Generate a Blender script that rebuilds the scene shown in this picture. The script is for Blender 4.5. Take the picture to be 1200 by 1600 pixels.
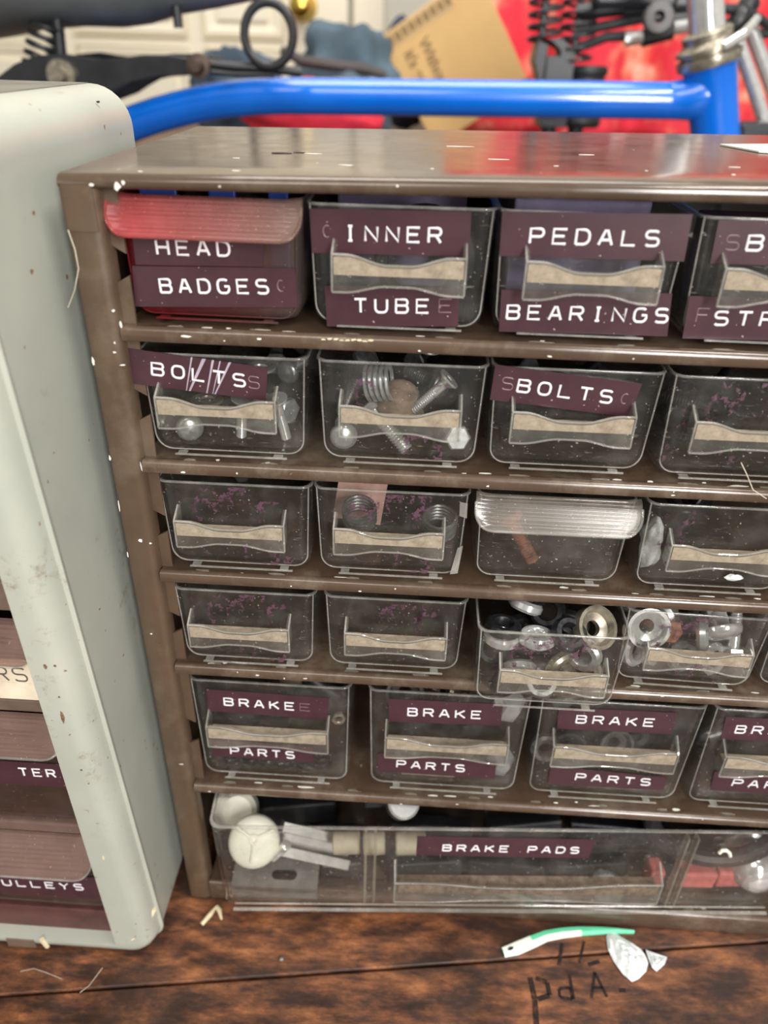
import bpy, bmesh, math, random
from mathutils import Vector, Matrix, Euler, noise as mnoise
for o in list(bpy.data.objects): bpy.data.objects.remove(o)
SC = bpy.context.scene
COL = SC.collection
S = 0.001                       # everything below is written in millimetres
R = math.radians
random.seed(7)

# ------------------------------------------------------------------ camera
cam = bpy.data.cameras.new('camera'); camo = bpy.data.objects.new('camera', cam); COL.objects.link(camo)
camo.location = (0.09852, -0.21421, 0.07287)
camo.rotation_euler = (R(58.328), R(-1.420), R(3.161))
cam.sensor_fit = 'VERTICAL'; cam.sensor_height = 36.0; cam.lens = 36.0*1190/1600
cam.clip_start = 0.01; cam.clip_end = 50
cam.dof.use_dof = True; cam.dof.focus_distance = 0.262; cam.dof.aperture_fstop = 8.5
SC.camera = camo

# ------------------------------------------------------------------ world, lights, exposure
w = bpy.data.worlds.new('world'); SC.world = w; w.use_nodes = True
wt = w.node_tree; bg = wt.nodes['Background']
_tc = wt.nodes.new('ShaderNodeTexCoord'); _nz = wt.nodes.new('ShaderNodeTexNoise'); _nz.inputs['Scale'].default_value = 2.3; _nz.inputs['Detail'].default_value = 2
_rp = wt.nodes.new('ShaderNodeValToRGB'); _rp.color_ramp.elements[0].position = .40; _rp.color_ramp.elements[0].color = (.30, .29, .27, 1)
_rp.color_ramp.elements[1].position = .62; _rp.color_ramp.elements[1].color = (1.25, 1.2, 1.1, 1)
wt.links.new(_tc.outputs['Generated'], _nz.inputs['Vector']); wt.links.new(_nz.outputs['Fac'], _rp.inputs[0]); wt.links.new(_rp.outputs[0], bg.inputs[0])
bg.inputs[1].default_value = 0.52
def area(name, loc, target, size, energy, color=(1, .965, .92), sy=None):
    l = bpy.data.lights.new(name, 'AREA'); l.shape = 'RECTANGLE'; l.size = size*S; l.size_y = (sy or size)*S
    l.energy = energy; l.color = color
    o = bpy.data.objects.new(name, l); COL.objects.link(o)
    o.location = Vector(loc)*S
    o.rotation_euler = (Vector(target)-Vector(loc)).to_track_quat('-Z', 'Y').to_euler()
    return o
area('ceiling_tube_right', (660, -230, 1250), (150, 0, -120), 760, 14.5, sy=60)
area('added_front_fill', (-160, -1000, 1200), (60, 0, -100), 600, 8.0)  # unseen fill added to brighten the drawer contents from the front
area('added_front_strip', (620, -1250, 420), (120, 0, -100), 260, 26.0, (1, .98, .96), sy=800)  # unseen strip light added for streaks on drawer corners and frontal fill
area('ceiling_lamp_back', (100, 700, 1350), (50, 1100, 0), 900, 22.0)
SC.view_settings.view_transform = 'Standard'; SC.view_settings.look = 'None'
SC.view_settings.exposure = 0.0; SC.view_settings.gamma = 1.0
SC.view_settings.use_curve_mapping = False
try:
    SC.cycles.transparent_max_bounces = 48; SC.cycles.max_bounces = 10
except Exception: pass

# ------------------------------------------------------------------ materials
def lin(*c): return tuple(((v/255)/12.92 if v/255 <= .04045 else ((v/255+.055)/1.055)**2.4) for v in c)
class NT:
    def __init__(s, name):
        s.m = bpy.data.materials.new(name); s.m.use_nodes = True; s.t = s.m.node_tree
        s.n = s.t.nodes; s.n.clear(); s.out = s.n.new('ShaderNodeOutputMaterial')
    def add(s, typ, **kw):
        n = s.n.new('ShaderNode'+typ)
        for k, v in kw.items():
            if k in n.inputs.keys(): n.inputs[k].default_value = v
            else: setattr(n, k, v)
        return n
    def link(s, a, b): s.t.links.new(a, b)
    def obj(s): return s.add('TexCoord').outputs['Object']
    def noise(s, scale, detail=4, rough=.6, vec=None, stretch=None):
        n = s.add('TexNoise'); n.inputs['Scale'].default_value = scale; n.inputs['Detail'].default_value = detail
        n.inputs['Roughness'].default_value = rough
        v = vec or s.obj()
        if stretch:
            mp = s.add('Mapping'); mp.inputs['Scale'].default_value = stretch; s.link(v, mp.inputs['Vector']); v = mp.outputs[0]
        s.link(v, n.inputs['Vector']); return n.outputs['Fac']
    def ramp(s, fac, stops):
        r = s.add('ValToRGB'); e = r.color_ramp.elements
        while len(e) > 1: e.remove(e[-1])
        for i, (p, c) in enumerate(stops):
            el = e[0] if i == 0 else e.new(p)
            el.position = p; el.color = (c if isinstance(c, tuple) else (c, c, c))[:3]+(1,)
        s.link(fac, r.inputs[0]); return r.outputs[0]
    def mix(s, fac, a, b):
        m = s.add('Mix'); m.data_type = 'RGBA'
        for sock, v in ((m.inputs[0], fac), (m.inputs[6], a), (m.inputs[7], b)):
            if isinstance(v, (int, float)): sock.default_value = v
            elif isinstance(v, tuple): sock.default_value = v[:3]+(1,)
            else: s.link(v, sock)
        return m.outputs[2]
    def math(s, op, a, b=0.0):
        m = s.add('Math'); m.operation = op
        for sock, v in ((m.inputs[0], a), (m.inputs[1], b)):
            if isinstance(v, (int, float)): sock.default_value = v
            else: s.link(v, sock)
        return m.outputs[0]
    def bsdf(s, color, rough=.5, metal=0, **kw):
        b = s.add('BsdfPrincipled')
        for nm, v in (('Base Color', color), ('Roughness', rough), ('Metallic', metal)):
            if isinstance(v, tuple): b.inputs[nm].default_value = v[:3]+(1,)
            elif isinstance(v, (int, float)): b.inputs[nm].default_value = v
            else: s.link(v, b.inputs[nm])
        for k, v in kw.items(): b.inputs[k.replace('_', ' ')].default_value = v
        return b
    def bump(s, b, h, strength=.3, dist=.0005):
        n = s.add('Bump'); n.inputs['Strength'].default_value = strength; n.inputs['Distance'].default_value = dist
        s.link(h, n.inputs['Height']); s.link(n.outputs[0], b.inputs['Normal'])
    def done(s, sh): s.link(sh.outputs[0], s.out.inputs[0]); return s.m

def simple(name, color, rough=.5, metal=0, var=.12, scale=120, bump=0, **kw):
    t = NT(name); f = t.noise(scale)
    c2 = tuple(max(0, v*(1-2.2*var)) for v in color); c3 = tuple(min(1, v*(1+var)) for v in color)
    b = t.bsdf(t.ramp(f, [(.3, c2), (.7, c3)]), rough, metal, **kw)
    if bump: t.bump(b, t.noise(scale*2), bump, .0004)
    return t.done(b)

def painted_metal(name, color, chip, rough=.32, dust=.25, chipdens=.80):
    t = NT(name)
    col = t.ramp(t.noise(60, 5), [(.3, tuple(v*.85 for v in color)), (.7, tuple(min(1, v*1.12) for v in color))])
    col = t.mix(t.math('MULTIPLY', t.ramp(t.noise(35, 7, .7), [(.5, 0.0), (.72, 1.0)]), dust), col, lin(150, 138, 120))
    sp = t.ramp(t.noise(330, 2, .4), [(chipdens, 0.0), (chipdens+.02, 1.0)])
    sp2 = t.math('MULTIPLY', sp, t.ramp(t.noise(45, 3), [(.5, 0.0), (.56, 1.0)]))
    col = t.mix(sp2, col, chip)
    ro = t.ramp(t.noise(80, 5), [(.3, rough*.8), (.75, min(1, rough*1.5))])
    return t.done(t.bsdf(col, ro, 0))

BROWN = painted_metal('brown_enamel', lin(86, 69, 54), lin(205, 198, 186))
SHELFB = painted_metal('brown_shelf_enamel', lin(84, 67, 54), lin(205, 198, 186), .17, .45, .77)
TOPB = painted_metal('brown_top_enamel', lin(76, 61, 48), lin(210, 200, 186), .15, .25, .76)
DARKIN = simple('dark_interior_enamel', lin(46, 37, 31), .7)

def clear(name, tint=(.86, .85, .81), dust=.10, dustcol=lin(178, 170, 155), rough=.10, patch=.35, scratch=True, grad=None):
    t = NT(name)
    tr = t.add('BsdfTransparent'); tr.inputs[0].default_value = tint+(1,)
    gl = t.add('BsdfGlossy'); gl.inputs['Roughness'].default_value = rough; gl.inputs[0].default_value = (1, 1, 1, 1)
    lw = t.add('LayerWeight'); lw.inputs[0].default_value = .5
    fr = t.math('ADD', t.math('MULTIPLY', t.math('POWER', lw.outputs['Facing'], 4.0), .75), .034)
    m1 = t.add('MixShader'); t.link(fr, m1.inputs[0]); t.link(tr.outputs[0], m1.inputs[1]); t.link(gl.outputs[0], m1.inputs[2])
    df = t.add('BsdfDiffuse')
    if grad:
        sx = t.add('SeparateXYZ'); t.link(t.obj(), sx.inputs[0])
        k = t.ramp(t.math('ADD', t.math('MULTIPLY', sx.outputs[0], 18.0), .5), [(.15, 1.0), (.95, 0.0)])
        t.link(t.mix(k, tint, grad[0]), tr.inputs[0]); t.link(t.mix(k, dustcol, grad[1]), df.inputs[0])
    else: df.inputs[0].default_value = dustcol+(1,)
    d = t.math('ADD', t.math('MULTIPLY', t.ramp(t.noise(55, 6, .65), [(.45, 0.0), (.8, 1.0)]), patch), dust)
    sp = t.ramp(t.noise(900, 1, .3), [(.75, 0.0), (.78, 1.0)])
    d = t.math('MINIMUM', t.math('ADD', d, t.math('MULTIPLY', sp, .5)), 1.0)
    if scratch:
        sc = t.ramp(t.noise(220, 2, .5, stretch=(1, 1, 9)), [(.70, 0.0), (.74, 1.0)])
        d = t.math('MINIMUM', t.math('ADD', d, t.math('MULTIPLY', sc, .25)), 1.0)
    m2 = t.add('MixShader'); t.link(d, m2.inputs[0]); t.link(m1.outputs[0], m2.inputs[1]); t.link(df.outputs[0], m2.inputs[2])
    return t.done(m2)
CLEAR = clear('clear_plastic', tint=(.93, .93, .92), dustcol=lin(180, 176, 168), dust=.018, patch=.07, rough=.05)
EDGE = clear('clear_plastic_edge', tint=(.82, .81, .75), dust=.20, dustcol=lin(186, 180, 162), patch=.25, rough=.15, scratch=False)
HANDLE = clear('handle_plastic', tint=(.93, .93, .91), dust=.04, dustcol=lin(188, 184, 174), patch=.14, scratch=False, rough=.07)
RIBBED = clear('ribbed_plastic', tint=(.92, .90, .87), dust=.10, dustcol=lin(186, 176, 166), patch=.1, rough=.2, scratch=False)
REDBIN = clear('red_tinted_plastic', tint=(.70, .66, .62), dust=.22, dustcol=lin(120, 104, 98), patch=.2, grad=((.75, .25, .27), lin(150, 52, 60)))
REDLIP = clear('red_ribbed_plastic', tint=(.72, .6, .56), dust=.42, dustcol=lin(150, 124, 114), patch=.25, rough=.14, scratch=False, grad=((.8, .34, .35), lin(186, 92, 92)))
ROSELIP = clear('rose_ribbed_plastic', tint=(.78, .68, .64), dust=.34, dustcol=lin(150, 124, 114), patch=.2, rough=.12, scratch=False)
SMOKE = clear('smoky_plastic', tint=(.62, .55, .50), dust=.14, dustcol=lin(120, 100, 90), patch=.15)
EDGELIT = clear('pale_plastic_edge_light', tint=(.9, .9, .88), dust=.2, dustcol=lin(196, 193, 186), patch=.36, rough=.08, scratch=False)  # milky tint paints the light caught in clear plastic edges
def dustmat():
    t = NT('packed_dust')
    c = t.ramp(t.noise(420, 4), [(.3, lin(128, 115, 98)), (.5, lin(148, 135, 116)), (.7, lin(160, 147, 129))])
    c = t.mix(t.ramp(t.noise(120, 3), [(.68, 0.0), (.76, .8)]), c, lin(120, 88, 62))
    b = t.bsdf(c, .9); t.bump(b, t.noise(900), .5, .0003); return t.done(b)
DUST = dustmat()
DUSTD = simple('grey_brown_dust', lin(112, 96, 80), .9, var=.25, scale=300)
def tapemat():
    t = NT('maroon_embossing_tape')
    c = t.ramp(t.noise(90), [(.3, lin(62, 39, 45)), (.7, lin(74, 47, 53))])
    c = t.mix(t.ramp(t.noise(800, 1), [(.76, 0.0), (.79, .8)]), c, lin(170, 150, 150))
    return t.done(t.bsdf(c, .27))
TAPE = tapemat()
LETTER = simple('embossed_white', lin(232, 230, 234), .5, var=.05)
GHOST = simple('embossed_faint', lin(128, 100, 106), .4, var=.1)
CREASE = simple('tape_crease_white', lin(178, 164, 178), .5, var=.15)
def residue():
    t = NT('purple_adhesive_residue')
    tr = t.add('BsdfTransparent'); df = t.bsdf(lin(98, 68, 82), .5)
    a = t.ramp(t.noise(260, 5, .7), [(.53, 0.0), (.57, .75)])
    a2 = t.ramp(t.noise(75, 2), [(.46, 0.0), (.54, 1.0)])
    m = t.add('MixShader'); t.link(t.math('MULTIPLY', a, a2), m.inputs[0]); t.link(tr.outputs[0], m.inputs[1]); t.link(df.outputs[0], m.inputs[2])
    return t.done(m)
RESIDUE = residue()
def greymat():
    t = NT('grey_plastic_shell')
    c = t.ramp(t.noise(18, 4), [(.3, lin(156, 160, 150)), (.7, lin(169, 172, 160))])
    f = t.math('MULTIPLY', t.ramp(t.noise(70, 6, .75), [(.60, 0.0), (.72, .8)]), t.ramp(t.noise(14, 2), [(.50, 0.0), (.62, 1.0)]))
    c = t.mix(f, c, lin(126, 108, 84))
    sp = t.ramp(t.noise(300, 1, .3), [(.765, 0.0), (.785, .9)])
    c = t.mix(sp, c, lin(128, 90, 62))
    b = t.bsdf(c, .3); t.bump(b, t.noise(25, 2), .05, .001); return t.done(b)
GREY = greymat()
def greystained():
    t = NT('grey_plastic_stained')
    c = t.ramp(t.noise(18, 4), [(.3, lin(164, 168, 157)), (.7, lin(178, 180, 167))])
    sx = t.add('SeparateXYZ'); t.link(t.obj(), sx.inputs[0])
    zone = t.ramp(sx.outputs[2], [(.09, .1), (.14, .9), (.20, 1.0), (.25, .6), (.29, .05)])
    f = t.math('MULTIPLY', t.ramp(t.noise(75, 9, .8), [(.535, 0.0), (.66, .85)]), t.math('MULTIPLY', zone, t.ramp(t.noise(24, 3), [(.44, .1), (.56, 1.0)])))
    c = t.mix(f, c, lin(122, 104, 82))
    c = t.mix(t.math('MULTIPLY', t.ramp(t.noise(420, 3, .5), [(.70, 0.0), (.73, .85)]), t.ramp(t.noise(30, 2), [(.45, .0), (.55, 1.0)])), c, lin(120, 88, 62))
    b = t.bsdf(c, .3); t.bump(b, t.noise(25, 2), .05, .001); return t.done(b)
GREYF = greystained()
CREAM = simple('cream_chip', lin(222, 208, 172), .7)
WHITE = simple('white_chip', lin(226, 224, 214), .7)
RUSTRED = simple('orange_rust', lin(170, 88, 54), .8, var=.3, scale=900)
MAROONP = simple('maroon_plastic', lin(88, 52, 50), .45, var=.2, scale=90)
TAUPE = simple('taupe_plastic', lin(108, 92, 80), .4, var=.15, scale=60)
ZINC = simple('zinc_steel', lin(205, 208, 208), .28, .7, var=.15, scale=400)
CHROME = simple('chrome', lin(228, 228, 226), .14, .65, var=.08, scale=200)
NICKEL = simple('dull_nickel', lin(176, 168, 150), .33, .75, var=.25, scale=250)
STEEL = simple('grey_steel', lin(120, 120, 118), .38, .6, var=.25, scale=500)
DKSTEEL = simple('dark_steel', lin(58, 58, 60), .42, .8, var=.3, scale=500)
RUSTY = simple('rusty_steel', lin(146, 124, 106), .65, .1, var=.34, scale=130)
COPPER = simple('coppery_steel', lin(206, 140, 104), .35, .6, var=.3, scale=400)
RUBBER = simple('black_rubber', lin(38, 38, 41), .5, var=.25, scale=200)
BLACKP = simple('black_paint', lin(40, 41, 44), .36, var=.2, scale=60)
PADRED = simple('pink_red_rubber', lin(205, 112, 108), .6, var=.15, scale=200)
WHITEP = simple('white_nylon', lin(228, 226, 208), .45, var=.06, scale=100)
ALU = simple('aluminium', lin(138, 137, 132), .4, .35, var=.15, scale=150)
BEIGEP = simple('beige_nylon', lin(170, 160, 138), .5, var=.12)
PAPER = simple('off_white_paper', lin(218, 204, 180), .8, var=.12, scale=60)
INK = simple('dark_pencil', lin(92, 86, 80), .8, var=.1)
BLUEITEM = simple('blue_plastic_bits', lin(50, 92, 190), .4)
LILAC = simple('lilac_card', lin(120, 110, 140), .6)
BLUE = None
def bluemat():
    t = NT('blue_gloss_paint'); c = t.ramp(t.noise(12, 3), [(.3, lin(4, 98, 206)), (.7, lin(10, 112, 222))])
    return t.done(t.bsdf(c, .22, 0, Coat_Weight=.6, Coat_Roughness=.08))
BLUE = bluemat()
SADDLE = simple('charcoal_vinyl', lin(100, 106, 108), .42, var=.12, scale=20)
def woodmat():
    t = NT('dark_stained_boards')
    v = t.obj()
    g = t.noise(34, 10, .72, v, (1, 3.2, 3.2))
    big = t.noise(15, 8, .7, v, (1, 1.7, 1))
    c = t.ramp(g, [(.32, lin(28, 19, 15)), (.43, lin(66, 41, 29)), (.53, lin(114, 70, 44)), (.66, lin(164, 106, 66))])
    dk = t.ramp(big, [(.40, 1.0), (.56, 0.0)])
    c = t.mix(t.math('MULTIPLY', dk, .85), c, lin(36, 22, 17))
    fine = t.noise(240, 8, .75, v, (1, 2.6, 1))
    c = t.mix(t.ramp(fine, [(.54, 0.0), (.66, .6)]), c, lin(40, 24, 17))
    b = t.bsdf(c, t.ramp(t.noise(60, 4), [(.3, .35), (.7, .6)])); t.bump(b, g, .35, .0008); return t.done(b)
WOOD = woodmat()
CRACKM = simple('crack_dark', lin(22, 15, 12), .9)
def stencilmat():
    t = NT('worn_stencil_ink'); tr = t.add('BsdfTransparent'); df = t.bsdf(lin(30, 21, 17), .7)
    m = t.add('MixShader'); t.link(t.ramp(t.noise(260, 5, .7), [(.36, .15), (.6, .8)]), m.inputs[0]); t.link(tr.outputs[0], m.inputs[1]); t.link(df.outputs[0], m.inputs[2]); return t.done(m)
STENCIL = stencilmat()
def foilmat():
    t = NT('crumpled_foil'); c = t.ramp(t.noise(160, 4), [(.33, lin(178, 182, 178)), (.5, lin(218, 224, 222)), (.7, lin(236, 240, 238))])
    b = t.bsdf(c, .35, .05); t.bump(b, t.noise(230, 3), .6, .001); return t.done(b)
FOIL = foilmat()
CLOTHB = simple('faded_denim', lin(76, 94, 106), .9, var=.25, scale=14, bump=.3)
CLOTHN = simple('navy_cloth', lin(46, 56, 78), .9, var=.25, scale=14)
CLOTHR = simple('red_cloth', lin(214, 44, 66), .85, var=.2, scale=16)
BELTM = simple('dark_brown_strap', lin(66, 58, 56), .6)
CARD = simple('brown_cardboard', lin(205, 168, 112), .8, var=.05, scale=10)
CARDTAPE = simple('printed_box_tape', lin(186, 154, 104), .4, var=.06, scale=30)
CARDINK = simple('box_ink', lin(138, 112, 74), .8, var=.1)
def redprint():
    t = NT('red_floral_cloth'); v = t.obj()
    f = t.noise(24, 4, .55, v); g = t.noise(10, 3, .5, v)
    c = t.ramp(f, [(.45, lin(214, 50, 66)), (.52, lin(220, 88, 80)), (.60, lin(232, 146, 120)), (.70, lin(238, 190, 172))])
    c = t.mix(t.ramp(g, [(.42, 1.0), (.52, 0.0)]), c, lin(212, 46, 64)); return t.done(t.bsdf(c, .85))
REDPRINT = redprint()
DOORW = simple('cream_door_paint', lin(236, 228, 206), .45, var=.02, scale=5)
WALLM = simple('grey_white_wall_paint', lin(206, 204, 192), .7, var=.03, scale=8)
BRASS = simple('brass', lin(222, 190, 92), .22, 1.0, var=.1)
FLOORM = simple('floor_boards', lin(120, 92, 66), .6, var=.2, scale=6)
CHESTM = simple('chest_wood', lin(96, 70, 50), .6, var=.2, scale=12)
HAIRM = simple('pale_fibre', lin(190, 180, 160), .7)

# ------------------------------------------------------------------ mesh helpers
class MB:
    def __init__(s): s.v = []; s.f = []; s.m = []
    def add(s, vs, fs, mi=0):
        n = len(s.v); s.v += [tuple(p) for p in vs]; s.f += [tuple(i+n for i in f) for f in fs]; s.m += [mi]*len(fs)
    def box(s, x0, x1, y0, y1, z0, z1, mi=0, M=None):
        vs = [Vector(p) for p in ((x0,y0,z0),(x1,y0,z0),(x1,y1,z0),(x0,y1,z0),(x0,y0,z1),(x1,y0,z1),(x1,y1,z1),(x0,y1,z1))]
        if M: vs = [M@p for p in vs]
        s.add(vs, [(0,3,2,1),(4,5,6,7),(0,1,5,4),(1,2,6,5),(2,3,7,6),(3,0,4,7)], mi)
    def loops(s, loops, mi=0, closed=True, cap0=False, cap1=False):
        n = len(loops[0]); base = len(s.v); vs = [p for l in loops for p in l]; fs = []
        for i in range(len(loops)-1):
            for j in range(n if closed else n-1):
                k = (j+1) % n; fs.append((i*n+j, i*n+k, (i+1)*n+k, (i+1)*n+j))
        if cap0: fs.append(tuple(range(n))[::-1])
        if cap1: fs.append(tuple((len(loops)-1)*n+j for j in range(n)))
        s.add(vs, fs, mi)
    def prism(s, prof, axis, a0, a1, mi=0, f0=None, f1=None):
        def P(p, a, f):
            if f: p = f(p)
            return {'x': (a, p[0], p[1]), 'y': (p[0], a, p[1]), 'z': (p[0], p[1], a)}[axis]
        s.loops([[P(p, a0, f0) for p in prof], [P(p, a1, f1) for p in prof]], mi, True, True, True)
    def tube(s, pts, r, seg=10, mi=0, caps=True, closed=False, flat=None):
        pts = [Vector(p) for p in pts]; n = len(pts); rs = r if isinstance(r, (list, tuple)) else [r]*n
        loops = []; up = None
        for i, p in enumerate(pts):
            if closed: t = pts[(i+1) % n]-pts[i-1]
            else: t = pts[min(i+1, n-1)]-pts[max(i-1, 0)]
            if t.length < 1e-9: t = Vector((0, 0, 1))
            t.normalize()
            if up is None:
                up = Vector((0, 1, 0)) if flat else (Vector((0, 0, 1)) if abs(t.z) < .9 else Vector((1, 0, 0)))
            u = (up - t*up.dot(t))
            if u.length < 1e-6: u = t.orthogonal()
            u.normalize(); b = t.cross(u); up = u
            fl = flat or 1
            loops.append([p+(u*math.cos(2*math.pi*k/seg)*fl+b*math.sin(2*math.pi*k/seg))*rs[i] for k in range(seg)])
        if closed: loops.append(loops[0])
        s.loops(loops, mi, True, caps and not closed, caps and not closed)
    def lathe(s, prof, M=None, seg=20, mi=0):           # prof: (radius, height) pairs, axis z
        loops = []
        for r, h in prof:
            l = [Vector((r*math.cos(2*math.pi*k/seg), r*math.sin(2*math.pi*k/seg), h)) for k in range(seg)]
            loops.append([M@p for p in l] if M else l)
        s.loops(loops, mi, True, prof[0][0] > 1e-6, prof[-1][0] > 1e-6)
    def poly(s, pts, off, mi=0):                         # thin plate from an outline, thickened by vector off
        off = Vector(off); s.loops([[Vector(p) for p in pts], [Vector(p)+off for p in pts]], mi, True, True, True)
    def build(s, name, mats, parent=None, smooth=True, ang=35, bevel=0, loc=None, rot=None):
        me = bpy.data.meshes.new(name)
        me.from_pydata([(x*S, y*S, z*S) for x, y, z in s.v], [], s.f)
        mats = mats if isinstance(mats, (list, tuple)) else [mats]
        for m in mats: me.materials.append(m)
        for p, mi in zip(me.polygons, s.m): p.material_index = mi
        bm = bmesh.new(); bm.from_mesh(me); bmesh.ops.recalc_face_normals(bm, faces=bm.faces); bm.to_mesh(me); bm.free()
        if smooth:
            me.polygons.foreach_set('use_smooth', [True]*len(me.polygons))
            me.set_sharp_from_angle(angle=R(ang))
        o = bpy.data.objects.new(name, me); COL.objects.link(o)
        if parent: o.parent = parent
        if loc: o.location = Vector(loc)*S
        if rot: o.rotation_euler = rot
        if bevel:
            b = o.modifiers.new('bevel', 'BEVEL'); b.width = bevel*S; b.segments = 2; b.limit_method = 'ANGLE'; b.angle_limit = R(40)
        return o
def tag(o, label, cat, group=None):
    o['label'] = label; o['category'] = cat
    if group: o['group'] = group
    return o
def thing(name, label, cat, loc=(0, 0, 0), rz=0, group=None):
    o = bpy.data.objects.new(name, None); COL.objects.link(o); o.empty_display_size = .01
    o.location = Vector(loc)*S; o.rotation_euler = (0, 0, rz)
    return tag(o, label, cat, group)
def struct(o): o['kind'] = 'structure'; return o
def rrect(x0, x1, y0, y1, r, k=5):
    pts = []; r = max(.05, min(r, (x1-x0)/2-.01, (y1-y0)/2-.01))
    for cx, cy, a in ((x1-r, y1-r, 0), (x0+r, y1-r, 90), (x0+r, y0+r, 180), (x1-r, y0+r, 270)):
        for i in range(k+1):
            t = R(a+90*i/k); pts.append((cx+r*math.cos(t), cy+r*math.sin(t)))
    return pts
def smooth01(t): t = max(0, min(1, t)); return t*t*(3-2*t)
def chip(mb, x, y, z, sx, sz, mi, seed=0, n=(0, -1, 0)):
    rr = random.Random(seed+int(x*13)+int(z*7)); pts = []
    k = 7
    for i in range(k):
        a = 2*math.pi*i/k; q = .6+.6*rr.random()
        if n[1]: pts.append((x+sx*q*math.cos(a), y, z+sz*q*math.sin(a)))
        elif n[2]: pts.append((x+sx*q*math.cos(a), y+sz*q*math.sin(a), z))
        else: pts.append((x, y+sx*q*math.cos(a), z+sz*q*math.sin(a)))
    mb.poly(pts, Vector(n)*.12, mi)

# stroke letters (unit box) ------------------------------------------------
def _arc(cx, cy, rx, ry, a0, a1, n=7):
    return [(cx+rx*math.cos(R(a0+(a1-a0)*i/n)), cy+ry*math.sin(R(a0+(a1-a0)*i/n))) for i in range(n+1)]
FONT = {
 'A': [[(0, 0), (.42, 1), (.58, 1), (1, 0)], [(.17, .33), (.83, .33)]],
 'B': [[(0, 0), (0, 1), (.75, 1)]+_arc(.75, .77, .22, .23, 90, -90)+[(0, .54)], [(.75, .54)]+_arc(.75, .27, .25, .27, 90, -90)+[(0, 0)]],
 'C': [_arc(.62, .62, .38, .38, 60, 90)+_arc(.35, .65, .35, .35, 90, 180)+_arc(.35, .35, .35, .35, 180, 270)+_arc(.62, .38, .38, .38, 270, 300)],
 'D': [[(0, 0), (0, 1), (.55, 1)]+_arc(.55, .58, .45, .42, 90, 0)+_arc(.55, .42, .45, .42, 0, -90)+[(0, 0)]],
 'E': [[(1, 1), (0, 1), (0, 0), (1, 0)], [(0, .52), (.85, .52)]],
 'F': [[(1, 1), (0, 1), (0, 0)], [(0, .52), (.85, .52)]],
 'G': [_arc(.62, .62, .38, .38, 50, 90, 4)+_arc(.35, .65, .35, .35, 90, 180)+_arc(.35, .35, .35, .35, 180, 270)+_arc(.65, .35, .35, .35, 270, 360)+[(1, .5), (.6, .5)]],
 'H': [[(0, 0), (0, 1)], [(1, 0), (1, 1)], [(0, .52), (1, .52)]],
 'I': [[(.5, 0), (.5, 1)], [(.25, 1), (.75, 1)], [(.25, 0), (.75, 0)]],
 'K': [[(0, 0), (0, 1)], [(.95, 1), (.1, .45)], [(.3, .58), (1, 0)]],
 'L': [[(0, 1), (0, 0), (1, 0)]],
 'N': [[(0, 0), (0, 1), (1, 0), (1, 1)]],
 'O': [rrect(0, 1, 0, 1, .38, 5)+[rrect(0, 1, 0, 1, .38, 5)[0]]],
 'P': [[(0, 0), (0, 1), (.72, 1)]+_arc(.72, .73, .28, .27, 90, -90)+[(0, .46)]],
 'R': [[(0, 0), (0, 1), (.72, 1)]+_arc(.72, .74, .28, .26, 90, -90)+[(0, .48)], [(.6, .48), (1, 0)]],
 'S': [_arc(.7, .76, .26, .24, 40, 90, 3)+_arc(.27, .76, .27, .24, 90, 270)+_arc(.72, .26, .28, .26, 90, -90)+_arc(.3, .24, .28, .24, 270, 215, 3)],
 'T': [[(0, 1), (1, 1)], [(.5, 1), (.5, 0)]],
 'U': [[(0, 1), (0, .35)]+_arc(.35, .35, .35, .35, 180, 270)+_arc(.65, .35, .35, .35, 270, 360)+[(1, 1)]],
 'Y': [[(0, 1), (.5, .48), (1, 1)], [(.5, .48), (.5, 0)]],
 'c': [_arc(.5, .5, .5, .42, 60, 300, 9)],
 'd': [[(1, 0), (1, 1)], rrect(0, 1, 0, .6, .28, 4)+[rrect(0, 1, 0, .6, .28, 4)[0]]],
}
def strokes(mb, ch, place, r, mi=0, seg=6, flat=.75):
    """place(u,v) -> 3D point for unit letter coordinates"""
    for pl in FONT[ch]:
        mb.tube([place(u, v) for u, v in pl], r, seg, mi, True, False, flat)

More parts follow.
